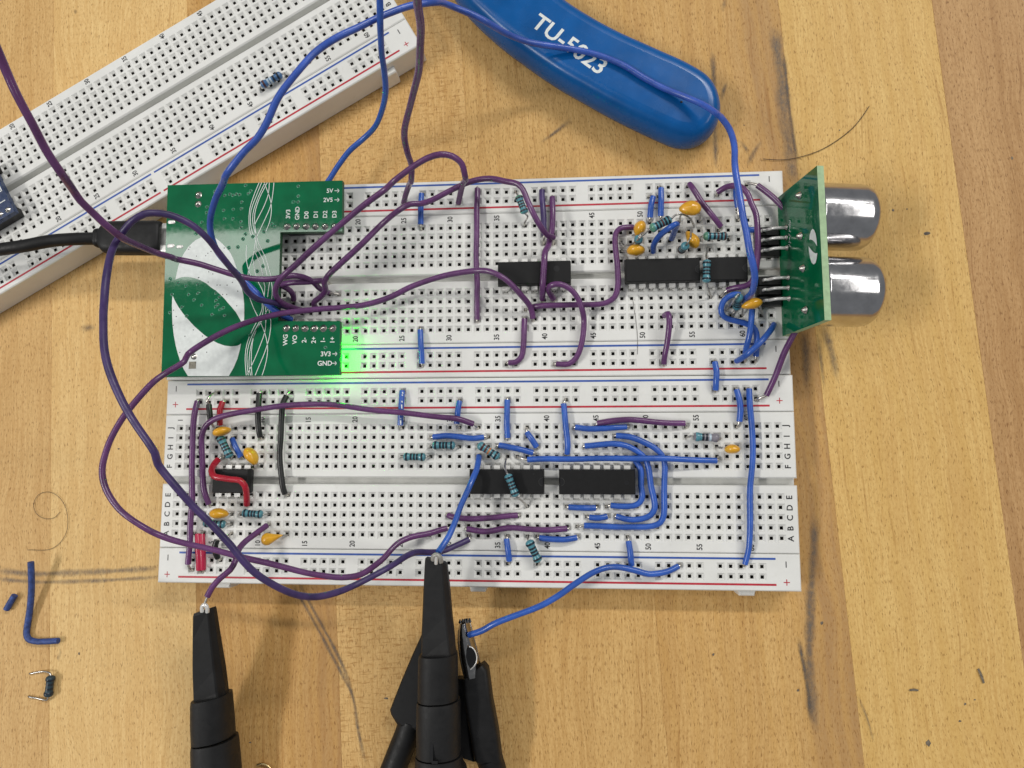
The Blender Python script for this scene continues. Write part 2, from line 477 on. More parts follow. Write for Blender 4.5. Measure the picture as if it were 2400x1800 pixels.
for k, (r, seq, wd, mt) in enumerate([
        ('C8', [(598, 165), (615, 330), (640, 520), (665, 760), (690, 950), (708, 1190)], (3.0, 4.2), 'pencil'),
        ('C8', [(655, 330), (690, 700), (728, 960), (738, 1080)], 1.0, 'pencilthin'),
        ('C8', [(195, 330), (205, 600), (215, 1100)], 1.4, 'pencilthin'),
        ('C8', [(250, 75), (270, 30), (285, -20)], 1.0, 'pencilthin'),
        ('C8', [(415, 1080), (460, 990), (520, 905)], 1.3, 'pencilthin'),
        ('C8', [(245, 660), (275, 560), (290, 540)], 1.0, 'pencilthin'),
        ('C8', [(360, 900), (410, 960), (425, 1010)], .9, 'pencilthin'),
        ('B8', [(862, 0), (850, 250), (832, 520), (825, 760), (820, 980), (838, 1200), (862, 1440)], (2.0, 2.8), 'pencil'),
        ('B8', [(750, 800), (780, 970), (812, 1150), (830, 1380)], 1.1, 'pencilthin'),
        ('B7', [(-40, 372), (200, 400), (500, 392), (1030, 366)], 1.7, 'pencil'),
        ('B7', [(-40, 428), (200, 452), (500, 450), (1030, 424)], 1.2, 'pencil'),
        ('B6', [(780, 40), (880, 210), (1000, 430), (1100, 620), (1170, 760), (1200, 880)], .9, 'pencilthin'),
        ('B6', [(830, 40), (930, 230), (1050, 450), (1130, 620), (1185, 800), (1215, 1000), (1260, 1220)], .9, 'pencilthin'),
        ('C2', [(575, 850), (600, 1100), (610, 1650)], 2.2, 'pencilthin'),
        ('C2', [(840, 780), (900, 1000), (960, 1250), (1000, 1530)], 2.0, 'pencilthin'),
        ('C2', [(760, 900), (800, 1250), (840, 1600)], 1.0, 'pencilthin'),
        ('T3', [(1090, 870), (950, 980), (830, 1060)], 1.1, 'pencilthin'),
        ('D3', [(510, 185), (570, 188), (625, 192)], 1.8, 'pencilthin'),
        ('B8', [(1915, 1015), (1935, 1060), (1952, 1110)], .38, 'greyblob'),
        ('B8', [(1470, 1155), (1500, 1152), (1528, 1157)], .35, 'greyblob'),
        ('B8', [(1130, 1180), (1190, 1320), (1240, 1500)], .45, 'pencilthin')]):
    ribbon('pencil_mark', pts_of(r, seq, zt + .012 * k), wd, M[mt], root, fade=True)
def blob(name, c, rx, ry, h, mat, parent, n=9, seed=0):
    rnd = random.Random(seed)
    v = [c + Vector((0, 0, h))]
    for k in range(n):
        a = 2 * math.pi * k / n
        q = .7 + .6 * rnd.random()
        v.append(c + Vector((rx * q * math.cos(a), ry * q * math.sin(a), 0)))
    return mk(name, v, [(0, 1 + k, 1 + (k + 1) % n) for k in range(n)], mat, parent)
for k, (x, y, a, b_) in enumerate([(2172, 547, 1.3, .8), (1672, 1534, .5, .5), (1926, 1460, .5, .8), (278, 1052, .5, .4), (1744, 293, .35, .25), (905, 1637, .8, .4), (1870, 1618, .5, .5), (2176, 1742, 1.1, 1.4),
                                 (2262, 1650, .5, .5), (2250, 1690, .6, .4), (2285, 1640, .4, .3), (185, 1532, .4, .6), (586, 1740, .6, .3), (2093, 493, .6, .5), (2126, 490, .4, .3), (2372, 370, .4, .7), (1968, 305, .35, .3)]):
    blob('wood_speck', at(x, y, .05), a * .62, b_ * .62, .03, M['greyblob'], root, seed=k)

# ------------------------------------------------------------------ printed text
TXT = {}
def text_geo(s):
    if s not in TXT:
        cu = bpy.data.curves.new('t', 'FONT')
        cu.body = s; cu.size = 1; cu.align_x = 'CENTER'; cu.resolution_u = 3; cu.offset = .018
        o = bpy.data.objects.new('t', cu)
        COL.objects.link(o)
        dg = bpy.context.evaluated_depsgraph_get()
        me = bpy.data.meshes.new_from_object(o.evaluated_get(dg))
        v = [x.co.copy() for x in me.vertices]
        f = [tuple(p.vertices) for p in me.polygons]
        bpy.data.objects.remove(o); bpy.data.curves.remove(cu); bpy.data.meshes.remove(me)
        x0, x1 = min(a.x for a in v), max(a.x for a in v); y0, y1 = min(a.y for a in v), max(a.y for a in v)
        TXT[s] = ([Vector((a.x - (x0 + x1) / 2, a.y - (y0 + y1) / 2, 0)) for a in v], f)
    return TXT[s]
def text(name, s, c, size, rot, mat, parent, sx=1.0, bold=0):
    v, f = text_geo(s)
    ca, sa = math.cos(rot), math.sin(rot)
    out = []
    for a in v:
        x, y = a.x * size * sx, a.y * size
        out.append(Vector(c) + Vector((x * ca - y * sa, x * sa + y * ca, 0)))
    return mk(name, out, f, mat, parent)
def text_plane(name, s, c, ux, uy, size, mat, parent):
    v, f = text_geo(s)
    return mk(name, [Vector(c) + ux * (a.x * size) + uy * (a.y * size) for a in v], f, mat, parent)

# ------------------------------------------------------------------ solderless breadboards
BT = 8.5
PI = 2.54
RAILCOLS = [c for g in range(10) for c in range(3 + 6 * g, 8 + 6 * g)]
ROWY = {r: i * PI for i, r in enumerate('ABCDE')}
ROWY.update({r: (7 + i) * PI for i, r in enumerate('FGHIJ')})
XL, XR = -4.2, 161.6
def strip(name, y0, y1, rows, parent, xf, cols, groove=None, z0=0.4):
    """one moulded strip with its pierced top; rows: list of hole row y"""
    mb = MB()
    be = .28
    xs = [XL + be] + [(c - .5) * PI - PI / 2 - PI / 2 * 0 for c in range(0)] 
    xb = [XL + be] + [(c - 1.5) * PI for c in range(1, 65)] + [XR - be]
    rows = sorted(rows)
    yb = [y0 + be]
    kinds = []
    cur = y0 + be
    segs = []
    cuts_ = []
    for r in rows: cuts_.append((r - PI / 2, r + PI / 2, r))
    if groove: cuts_.append((groove[0], groove[1], None))
    cuts_.sort()
    for a, b, r in cuts_:
        if a - cur > 1e-4: segs.append((cur, a, 'flat', None))
        segs.append((a, b, 'groove' if r is None else 'row', r)); cur = b
    if y1 - be - cur > 1e-4: segs.append((cur, y1 - be, 'flat', None))
    Z = BT
    for a, b, k, r in segs:
        if k == 'flat':
            mb.add([(XL + be, a, Z), (XR - be, a, Z), (XR - be, b, Z), (XL + be, b, Z)], [(0, 1, 2, 3)])
        elif k == 'groove':
            zg = Z - 2.6
            q = .35
            mb.add([(XL + be, a, Z), (XR - be, a, Z), (XR, a + q, Z - q), (XL, a + q, Z - q), (XR, a + q, zg), (XL, a + q, zg), (XR, b - q, zg), (XL, b - q, zg), (XR, b - q, Z - q), (XL, b - q, Z - q), (XR - be, b, Z), (XL + be, b, Z)],
                   [(0, 1, 2, 3), (3, 2, 4, 5), (7, 6, 8, 9), (9, 8, 10, 11)])
            mb.add([(XL, a + q, zg), (XR, a + q, zg), (XR, b - q, zg), (XL, b - q, zg)], [(0, 1, 2, 3)], 2)
        else:
            run = None
            for ci in range(0, len(xb) - 1):
                xa, xc = xb[ci], xb[ci + 1]
                col = ci
                if col in cols:
                    cx = (col - 1) * PI
                    o, h = .98, .41
                    d1, d2 = .62, 2.6
                    ju = lambda: random.uniform(-.02, .02)
                    O_ = [(xa, a, Z), (xc, a, Z), (xc, b, Z), (xa, b, Z)]
                    A_ = [(cx - o, r - o, Z), (cx + o, r - o, Z), (cx + o, r + o, Z), (cx - o, r + o, Z)]
                    B_ = [(cx - h, r - h, Z - d1), (cx + h, r - h, Z - d1), (cx + h, r + h, Z - d1), (cx - h, r + h, Z - d1)]
                    C_ = [(cx - h, r - h, Z - d2), (cx + h, r - h, Z - d2), (cx + h, r + h, Z - d2), (cx - h, r + h, Z - d2)]
                    mb.add(O_ + A_ + B_, [(0, 1, 5, 4), (1, 2, 6, 5), (2, 3, 7, 6), (3, 0, 4, 7), (4, 5, 9, 8), (5, 6, 10, 9), (6, 7, 11, 10), (7, 4, 8, 11)])
                    mb.add(B_ + C_, [(0, 1, 5, 4), (1, 2, 6, 5), (2, 3, 7, 6), (3, 0, 4, 7), (4, 5, 6, 7)], 1)  # shaft walls and floor carry the painted hole shade
                else:
                    mb.add([(xa, a, Z), (xc, a, Z), (xc, b, Z), (xa, b, Z)], [(0, 1, 2, 3)])
    # bevel and sides
    def side(pa, pb, ia, ib):
        mb.add([ia, ib, (pb[0], pb[1], Z - be), (pa[0], pa[1], Z - be), (pb[0], pb[1], z0), (pa[0], pa[1], z0)], [(1, 0, 3, 2), (2, 3, 5, 4)])
    side((XL, y0), (XR, y0), (XL + be, y0 + be, Z), (XR - be, y0 + be, Z))
    side((XR, y1), (XL, y1), (XR - be, y1 - be, Z), (XL + be, y1 - be, Z))
    for sgn, X in ((1, XR), (-1, XL)):
        parts = [(y0, y1)] if not groove else [(y0, groove[0] + .35), (groove[1] - .35, y1)]
        for n_, (a, b) in enumerate(parts):
            ia = (X - sgn * be, a + (be if a == y0 else -.35 * 0), Z); ib = (X - sgn * be, b - (be if b == y1 else 0), Z)
            if groove and b != y1: ib = (X - sgn * be, groove[0], Z)
            if groove and a != y0: ia = (X - sgn * be, groove[1], Z)
            q = [ia, ib, (X, b, Z - be), (X, a, Z - be), (X, b, z0), (X, a, z0)]
            mb.add(q, [(0, 1, 2, 3), (3, 2, 4, 5)] if sgn < 0 else [(1, 0, 3, 2), (2, 3, 5, 4)])
        if groove:
            mb.add([(X, groove[0] + .35, z0), (X, groove[1] - .35, z0), (X, groove[1] - .35, Z - 2.6), (X, groove[0] + .35, Z - 2.6)], [(0, 1, 2, 3)])
    mb.add([(XL, y0, z0), (XR, y0, z0), (XR, y1, z0), (XL, y1, z0)], [(3, 2, 1, 0)])
    return mb.build(name, [M['white'], M['contactshade'], M['groove']], parent, xf)

def breadboard(label, org, ang, toprail=True, tabs=(), breaks=True, rightmarks=True):
    xf = Matrix.Translation(Vector((org[0], org[1], 0))) @ Matrix.Rotation(ang, 4, 'Z')
    base = xf @ Vector((78.7, 14, 0))
    rt = empty('breadboard', base, label=label, cat='breadboard', group='white solderless breadboards')
    tp = lambda x, y, z=BT + .03: xf @ Vector((x, y, z))
    mb = MB(); mb.box(XL + .6, -12.2, 0.0, XR - .6, 40.3 if toprail else 31, .5)
    mb.build('adhesive_backing', [M['tape']], rt, xf)
    g = .07
    main = strip('terminal_strip', -3.75 + g, 31.6 - g, list(ROWY.values()), rt, xf, set(range(1, 64)), groove=(12.72, 15.22))
    rails = [strip('power_rail', -12.9 + g, -3.75 - g, [-6.97, -9.5], rt, xf, set(RAILCOLS))]
    if toprail: rails.append(strip('power_rail', 31.6 + g, 41.0 - g, [37.52, 35.0], rt, xf, set(RAILCOLS)))
    for c in [1] + list(range(5, 64, 5)):
        for y in (30.15, -2.25):
            text('printed_number', str(c), tp((c - 1) * PI, y), 1.95, ang + math.pi / 2, M['ink'], main, .84)
    for r, y in ROWY.items():
        for x in ((-2.45, 159.5) if rightmarks else (-2.45,)):
            text('printed_letter', r, tp(x, y), 2.05, ang + math.pi / 2, M['ink'], main)
    for k, rl in enumerate(rails):
        yb, yr = (-4.95, -11.25) if k == 0 else (39.85, 33.15)
        for y, m, ym, s in ((yb, 'inkblue', -6.3 if k == 0 else 38.7, '-'), (yr, 'inkred', -10.65 if k == 0 else 34.4, '+')):
            for xa, xc in ((1.5, 77.6), (78.6, 155.6)) if breaks else ((1.5, 155.6),):
                v = [tp(xa, y - .25), tp(xc, y - .25), tp(xc, y + .25), tp(xa, y + .25)]
                mk('polarity_line', v, [(0, 1, 2, 3)], M[m], rl)
            for x in (-1.6, 158.1):
                if s == '+' and x > 0 and not rightmarks: continue
                v, f = [], []
                q, h = .11, .75
                v += [tp(x - q, ym - h), tp(x + q, ym - h), tp(x + q, ym + h), tp(x - q, ym + h)]; f.append((0, 1, 2, 3))
                if s == '+':
                    zz = BT + .034
                    v += [tp(x - h, ym - q, zz), tp(x + h, ym - q, zz), tp(x + h, ym + q, zz), tp(x - h, ym + q, zz)]; f.append((4, 5, 6, 7))
                mk('plus_sign' if s == '+' else 'minus_sign', v, f, M['inkred'] if s == '+' else M['ink'], rl)
    for x in tabs:
        mb = MB(); v, f, s = loft([[Vector((x - 2.3 + i * .2, -12.85, zz)), Vector((x + 2.3 - i * .2, -12.85, zz)), Vector((x + 1.9 - i * .2, -14.5 + i * .3, zz)), Vector((x - 1.9 + i * .2, -14.5 + i * .3, zz))][::-1] for i, zz in ((0, .4), (0, 5.6), (1, 6.0))], True, False)
        mb.add(v, f, 0, s)
        mb.build('alignment_tab', [M['white']], rt, xf)
    return xf
AO, BO = (-.40, 53.96), (0, 0)
breadboard('lower white breadboard of the joined pair, with the eight-pin chip at its left', BO, 0, True, (12.5, 81, 149), False)
breadboard('upper white breadboard of the joined pair, under the green development board', AO, 0, True, (), False, False)
ca = math.radians(29.95)
CO = (15.0 - 44 * PI * math.cos(ca), 121.02 - 44 * PI * math.sin(ca))
breadboard('white breadboard lying askew at upper left, mostly empty', CO, ca, False, (150,), True)
def hole(bd, c, r):
    o = AO if bd == 'A' else BO
    y = ROWY[r] if isinstance(r, str) else r
    return Vector((o[0] + (c - 1) * PI, o[1] + y, BT))

# ------------------------------------------------------------------ wires
R_INS = .76
def wire(col, label, segs, a=None, b=None, r=R_INS, group=None, ends=(True, True), cm='copper', n=10, name='jumper_wire'):
    P = [pt(rg, x, y, z) for rg, seq in segs for x, y, z in seq]
    S = spline(P, 1.5)
    rnd = random.Random(label)
    ph = [rnd.random() * 6.28 for _ in range(6)]
    for i in range(2, len(S) - 2):
        fd = min(1, i / 6, (len(S) - 1 - i) / 6)
        S[i] = S[i] + Vector((math.sin(i * .23 + ph[0]) + .6 * math.sin(i * .61 + ph[1]), math.sin(i * .27 + ph[2]) + .6 * math.sin(i * .53 + ph[3]), 0)) * (.11 * fd)
    rad = [r * (1 + .025 * math.sin(i * .37 + rnd.random() * .2)) for i in range(len(S))]
    v, f, s = tube_geo(S, rad, n)
    o = mk(name, v, f, M[col], None, sm=s, label=label, cat='wire', group=group)
    for e, (hl, on) in enumerate(((a, ends[0]), (b, ends[1]))):
        if not on: continue
        p = S[0] if e == 0 else S[-1]
        q = S[1] if e == 0 else S[-2]
        d = (p - q).normalized()
        if hl is None:
            h = p + d * .55; h.z = BT
        else:
            h = pt(hl[0], hl[1], hl[2], BT)
        c = [q, p, p * .45 + h * .55 + Vector((0, 0, .25)) + d * .15, h + Vector((0, 0, -.1)), h + Vector((0, 0, -2.4))]
        if hl is not None and len(hl) > 3: c = [q, p] + [pt(*m_) for m_ in hl[3]] + [h, h + Vector((0, 0, -2.4))]
        vv, ff, ss = tube_geo(spline(c, .5), .33, 7)
        mk('bare_end', vv, ff, M[cm], o, sm=ss)
    return o
GP, GB = 'purple jumper wires', 'blue jumper wires'
F = 9.3
# long loose loops
wire('purple', 'purple wire sweeping in from the left edge over the cable plug to the notch', [('T1', [(-150, 140, 88), (60, 620, 82), (150, 820, 80), (270, 1060, 77), (400, 1310, 73), (520, 1490, 70)]), ('C1', [(870, 340, 64), (960, 460, 62), (1080, 575, 60), (1250, 735, 57), (1400, 855, 54), (1580, 965, 48), (1800, 1060, 41), (2020, 1120, 36)]), ('T4', [(200, 765, 31), (400, 802, 28), (550, 850, 26), (700, 905, 24), (850, 938, 22), (1000, 940, 20)]), ('C5', [(300, 340, 19), (600, 290, 18), (900, 330, 16), (1150, 440, 14), (1300, 590, 11.5), (1450, 690, 10), (1570, 740, 9.4)])], b=('C5', 1830, 770), ends=(False, True), group=GP)
wire('violet', 'dark violet wire in a tall loop round the left end of both breadboards', [('C5', [(640, 1130, 9.3), (420, 1090, 12), (150, 1010, 17), (-60, 960, 21)]), ('T4', [(900, 1112, 24), (820, 1050, 28), (760, 945, 33), (680, 850, 37), (550, 690, 42), (450, 580, 45), (300, 455, 48), (130, 380, 50), (0, 365, 51)]), ('C1', [(1700, 610, 52), (1560, 690, 52), (1430, 850, 51), (1330, 1030, 53), (1260, 1300, 56), (1225, 1640, 58)]), ('D3', [(665, 120, 60), (675, 300, 62), (715, 480, 63), (780, 640, 63), (870, 800, 63), (1000, 1000, 62)]), ('B2', [(40, 30, 60), (250, 290, 58), (400, 460, 56), (600, 660, 54), (800, 880, 52), (900, 1000, 51), (1050, 1155, 49), (1250, 1290, 46), (1480, 1385, 42), (1700, 1412, 38), (1900, 1372, 34), (2100, 1285, 30)]), ('B5', [(0, 868, 27), (100, 808, 24), (200, 742, 21), (280, 715, 18), (400, 722, 15), (500, 714, 13), (620, 660, 11), (735, 606, 9.4)])], b=('B5', 733, 568), group=GP)
wire('purple', 'purple wire looping beneath the violet one round the left of both boards', [('T5', [(1545, 1620, 9.2), (1520, 1500, 10.5), (1400, 1350, 14), (1250, 1210, 16), (1100, 1135, 16), (980, 1125, 15), (800, 1150, 14), (500, 1212, 13), (300, 1280, 12.5)]), ('T4', [(2050, 1090, 12.5), (1800, 1165, 13), (1600, 1188, 13.5), (1400, 1195, 14), (1100, 1235, 16), (800, 1315, 18), (550, 1425, 20), (300, 1580, 22)]), ('B1', [(320, 25, 24), (150, 140, 25)]), ('D3', [(1000, 540, 27), (850, 700, 28), (760, 830, 28), (690, 970, 28), (662, 1100, 28), (688, 1230, 28), (760, 1350, 28), (850, 1430, 28), (960, 1500, 27)]), ('B2', [(0, 745, 26), (150, 800, 25), (400, 872, 24), (700, 945, 23), (1000, 1022, 22), (1400, 1112, 21), (1700, 1178, 20), (1950, 1212, 19)]), ('PX', [(846, 1347, 18), (880, 1325, 17), (900, 1309, 16), (917, 1290, 15), (938, 1270, 13.5), (968, 1256, 12), (1008, 1249, 10.6), (1036, 1241, 9.6), (1048, 1238, 9.2)])], group=GP)
wire('purple', 'purple wire arching high over the tabletop edge from the top rail to the notch', [('T5', [(772, 425, 9.2), (790, 330, 12), (818, 215, 17)]), ('T2', [(2180, 1530, 27), (2150, 1420, 29), (2060, 1345, 31), (1960, 1330, 32), (1860, 1360, 32), (1720, 1440, 31), (1560, 1560, 30)]), ('T4', [(2000, 165, 28), (1800, 315, 27), (1600, 480, 26), (1400, 650, 25), (1230, 810, 24), (1120, 910, 23), (1065, 990, 21), (1055, 1060, 19), (1100, 1130, 16), (1200, 1180, 12.5), (1310, 1215, 9.4)])], group=GP)
wire('purple', 'purple wire climbing from the middle chip left over the top rail', [('T5', [(1762, 782, 12.2), (1690, 755, 14), (1620, 655, 16.5), (1540, 500, 18), (1480, 375, 18), (1440, 280, 18), (1385, 222, 18), (1250, 196, 17), (1080, 176, 15.5), (930, 195, 14.5), (800, 242, 14), (650, 315, 13.5), (500, 392, 13), (400, 425, 13), (270, 432, 14), (150, 500, 15)]), ('T4', [(2000, 440, 18), (1800, 630, 20), (1600, 820, 20), (1510, 905, 19), (1475, 970, 17), (1490, 1030, 15), (1445, 1095, 12.5), (1385, 1140, 11), (1398, 1185, 9.2)])], a=('T5', 1755, 845), group=GP)
wire('purple', 'short purple wire curling back inside the notch of the green board', [('C5', [(1420, 410, 12), (1250, 425, 13.5), (1000, 440, 14.5), (700, 460, 14.5), (450, 500, 14), (330, 550, 13), (430, 600, 12), (560, 680, 11), (635, 800, 10), (640, 915, 9)])], group=GP)
wire('purple', 'purple wire dropping from the top edge beside the tilted board to the top rail', [('T2', [(1755, -200, 86), (1768, 0, 80), (1795, 250, 72), (1785, 500, 64), (1742, 750, 55), (1683, 980, 45), (1655, 1200, 36), (1680, 1330, 31), (1712, 1430, 27), (1705, 1550, 23)]), ('T5', [(262, 230, 15), (222, 350, 11), (205, 425, 9)])], ends=(False, True), group=GP)
wire('lightblue', 'longest blue wire arcing over the tilted board and the tool handle', [('T4', [(1190, 1288, 10), (1050, 1210, 14.5), (1000, 1165, 15.5), (880, 1050, 16.5), (750, 920, 18), (620, 780, 20), (540, 680, 22), (495, 560, 25), (487, 430, 28), (530, 250, 33), (605, 110, 37)]), ('T2', [(120, 1500, 41), (250, 1330, 43), (380, 1190, 44), (470, 1030, 45), (540, 880, 46), (640, 730, 46), (760, 580, 46), (900, 440, 45), (1080, 315, 44), (1300, 215, 42), (1500, 125, 40), (1700, 48, 38), (1900, 22, 35)]), ('T3', [(150, 28, 30), (280, 85, 27), (450, 172, 24), (600, 252, 19), (760, 312, 15.5), (950, 342, 13), (1100, 370, 11.6), (1300, 420, 11.3), (1450, 480, 11.3), (1600, 570, 11.3), (1750, 650, 11.5), (1900, 712, 12.2), (2050, 780, 14), (2160, 850, 17)]), ('C8', [(255, 765, 20), (300, 835, 22), (332, 950, 24)]), ('T6', [(1650, 30, 26), (1680, 250, 27), (1728, 500, 28), (1762, 700, 28), (1790, 900, 28), (1830, 1050, 27), (1850, 1180, 25), (1838, 1300, 22)]), ('C7', [(760, 380, 18), (680, 440, 14), (610, 485, 10)])], r=.8, group=GB)
wire('blue', 'blue wire hanging from the top edge down behind the corner of the green board', [('T2', [(1432, -160, 50), (1436, 0, 46), (1440, 200, 42), (1450, 450, 35), (1480, 600, 30), (1490, 780, 24), (1468, 930, 19), (1400, 1080, 14), (1290, 1200, 11), (1170, 1310, 10), (1080, 1430, 9.6), (1015, 1540, 9.6)]), ('PX', [(760, 440, 9.4), (752, 462, 9.2)])], ends=(False, True), group=GB)
# upper board
wire('blue', 'blue jumper on the upper board under the arching purple wire near column 27', [('T5', [(388, 330, 9.0), (382, 480, 9.6), (380, 645, 9.1)])], a=('T5', 396, 318), b=('T5', 386, 690), group=GB)
wire('blue', 'blue jumper right of the green glow on the upper board lower rail', [('PX', [(985, 774, 9.2), (987, 815, 9.9), (989, 852, 9.2)])], a=('PX', 984, 766), b=('PX', 990, 858), group=GB)
wire('purple', 'long straight purple jumper crossing the whole upper board at column 32', [('T5', [(968, 275, 9.1), (966, 500, 9.9), (962, 800, 10.2), (957, 1100, 10.2), (963, 1400, 10), (966, 1635, 9.1)])], group=GP)
wire('violet', 'dark violet jumper from the top rail beside column 40', [('T5', [(1637, 292, 9.2), (1642, 450, 10), (1656, 650, 10.2), (1662, 765, 10)])], b=('T5', 1655, 840), cm='copper', group=GP)
wire('purple', 'purple jumper from the top rail to column 41 above the chip', [('T5', [(1745, 365, 9.2), (1748, 500, 10), (1742, 650, 10.2), (1735, 800, 9.4)])], b=('T5', 1755, 845), group=GP)
wire('purple', 'thick purple jumper crossing the chip in the upper board middle', [('T5', [(1718, 800, 10.5), (1700, 880, 12), (1672, 925, 13.5), (1662, 1010, 14.2), (1655, 1150, 14.2), (1645, 1290, 13.6), (1642, 1420, 10)])], group=GP, r=.82)
wire('purple', 'purple wire hooking round the lower right of the middle chip down to the rail', [('T5', [(1758, 1420, 9.2), (1722, 1365, 11), (1708, 1310, 13), (1745, 1275, 14.4), (1820, 1268, 14.6), (1920, 1315, 14), (2010, 1420, 13), (2058, 1540, 12)]), ('T8', [(66, 540, 10.8), (60, 680, 10.6), (42, 800, 10.4)]), ('PX', [(1352, 839, 10), (1334, 853, 9.6), (1304, 853, 9.2)])], group=GP)
wire('purple', 'purple wire bent at right angles from below the middle chip up to the yellow capacitors', [('T5', [(1545, 1500, 9.4), (1640, 1490, 10.2), (1900, 1482, 10.4), (2180, 1472, 10.4)]), ('T6', [(320, 1450, 10.4), (405, 1395, 10.4), (435, 1300, 10.4), (425, 1100, 10.6), (405, 850, 10.6), (410, 745, 10.6), (450, 692, 10.6), (520, 676, 10.2), (590, 676, 9.4)])], a=('T5', 1470, 1528), group=GP)
wire('purple', 'short purple jumper with a hooked foot left of the curved one, column 38', [('PX', [(1229, 748, 9.2), (1228, 780, 9.8), (1226, 815, 9.8), (1222, 836, 9.7), (1208, 849, 9.4), (1192, 850, 9.2)])], group=GP)
wire('purple', 'purple jumper standing between columns 52 and 53 to the lower rail', [('T8', [(765, 515, 9.2), (795, 500, 11.5), (806, 560, 12), (800, 650, 11.6), (785, 750, 11), (766, 850, 10.2), (760, 930, 9.1)])], group=GP)
wire('purple', 'slanting straight purple jumper from the top rail left of the sensor', [('T6', [(1178, 230, 9.2), (1200, 255, 10), (1260, 340, 10.4), (1340, 450, 10.4), (1420, 560, 10.4), (1502, 668, 9.4)])], a=('T6', 1162, 240), b=('T6', 1485, 700), group=GP)
wire('purple', 'purple wire arching from the top rail down behind the longest blue wire', [('T6', [(1468, 312, 9.3), (1540, 268, 10.5), (1620, 246, 12), (1700, 252, 13), (1765, 310, 13.6), (1812, 420, 14), (1868, 540, 14.4), (1885, 700, 15), (1886, 900, 15.5), (1880, 1050, 15.5), (1865, 1150, 15), (1825, 1240, 14), (1750, 1282, 12.5), (1650, 1300, 11), (1565, 1330, 10)])], a=('T6', 1462, 340), b=('T6', 1508, 1385), group=GP)
wire('purple', 'purple wire passing behind the upright sensor board from top rail to the lower board', [('T6', [(1880, 240, 10), (1990, 320, 10.5), (2090, 405, 11)]), ('PX', [(1862, 520, 12), (1893, 600, 13), (1898, 680, 13), (1880, 745, 13)]), ('T8', [(1870, 700, 13), (1800, 850, 12.4), (1720, 1050, 11.2), (1645, 1205, 9.8)])], a=('T6', 1775, 222, [('T6', 1850, 228, 9.7)]), b=('T8', 1558, 1240, [('T8', 1600, 1222, 9.4)]), group=GP)
wire('blue', 'short curved blue jumper at column 51 of the top rail', [('T6', [(798, 362, 9.4), (778, 450, 9.9), (768, 575, 9.3)])], a=('T6', 755, 352), b=('T6', 764, 612), group=GB)
wire('blue', 'short straight blue jumper at column 52 of the top rail', [('T6', [(882, 272, 9.3), (881, 420, 9.8), (880, 560, 9.2)])], a=('T6', 864, 255), b=('T6', 880, 595), group=GB)
wire('blue', 'short folded blue jumper arching between the yellow capacitors', [('C6', [(400, 1262, 9), (415, 1140, 12), (510, 965, 16), (660, 835, 19), (780, 765, 20), (838, 752, 19), (800, 880, 14), (745, 1020, 9)])], group=GB)
wire('blue', 'short blue jumper half hidden behind the big blue wire by the top rail', [('T6', [(1655, 240, 9.2), (1664, 350, 9.9), (1678, 470, 9.4)])], b=('T6', 1686, 590), group=GB)
wire('blue', 'blue stub passing under the big blue wire toward the sensor pins', [('T6', [(1765, 702, 9.2), (1810, 702, 9.6), (1875, 700, 9.3)])], group=GB)
wire('blue', 'blue wire curled in a loop around the standing resistor near the sensor', [('C7', [(555, 385, 12), (480, 375, 12), (380, 400, 11.5), (290, 460, 11), (232, 560, 10.6), (222, 690, 10.4), (275, 775, 10.2), (400, 832, 10.2), (550, 862, 10.2), (690, 900, 10), (800, 960, 9.9), (850, 1060, 9.9), (860, 1200, 10), (856, 1350, 9.9), (845, 1470, 9.4)])], b=('C7', 835, 1570), group=GB)
wire('blue', 'straight blue jumper running down from the yellow capacitor by the sensor', [('T8', [(1525, 430, 12), (1518, 520, 12.4), (1508, 620, 12.4), (1490, 720, 11.8), (1470, 800, 10.6), (1462, 870, 9.4)])], b=('T8', 1460, 912), group=GB)
wire('blue', 'slanting blue jumper crossing the two others at the lower right rail', [('T8', [(1710, 592, 9.1), (1690, 630, 11), (1620, 720, 14), (1500, 832, 14), (1430, 885, 11.5), (1388, 908, 9.3)])], a=('T8', 1700, 592), b=('T8', 1370, 915), group=GB)
wire('blue', 'short blue jumper bridging the seam between the two breadboards at column 57', [('T8', [(1200, 918, 9.2), (1214, 1000, 9.9), (1212, 1080, 9.9), (1206, 1155, 9.1)])], a=('T8', 1192, 905), group=GB)
# lower board, right
wire('blue', 'short blue jumper left of the long vertical one, lower board column 59', [('T8', [(1388, 1158, 9.2), (1408, 1230, 9.8), (1420, 1330, 9.9), (1412, 1428, 9.3)])], a=('T8', 1382, 1142), b=('T8', 1392, 1478), group=GB)
wire('blue', 'longest vertical blue jumper running the full height of the lower board right end', [('B4', [(1680, 118, 9.2), (1685, 250, 10), (1703, 450, 10.2), (1708, 600, 10.2), (1704, 800, 10.2), (1692, 1000, 10.2), (1690, 1200, 10.2), (1690, 1350, 10.2), (1680, 1490, 10), (1645, 1630, 9.2)])], a=('B4', 1660, 112), group=GB)
wire('purple', 'purple jumper along the top of the lower board near column 45', [('B4', [(372, 412, 9.3), (500, 393, 10.4), (650, 388, 10.6), (850, 402, 10.4), (1000, 410, 10), (1125, 414, 9.5)])], a=('B4', 360, 445), b=('B4', 1138, 448), group=GP)
wire('blue', 'short blue jumper just under the purple one at lower board column 43', [('B4', [(180, 447, 9.3), (280, 461, 9.8), (400, 465, 9.8), (520, 452, 9.8), (620, 443, 9.2)])], group=GB)
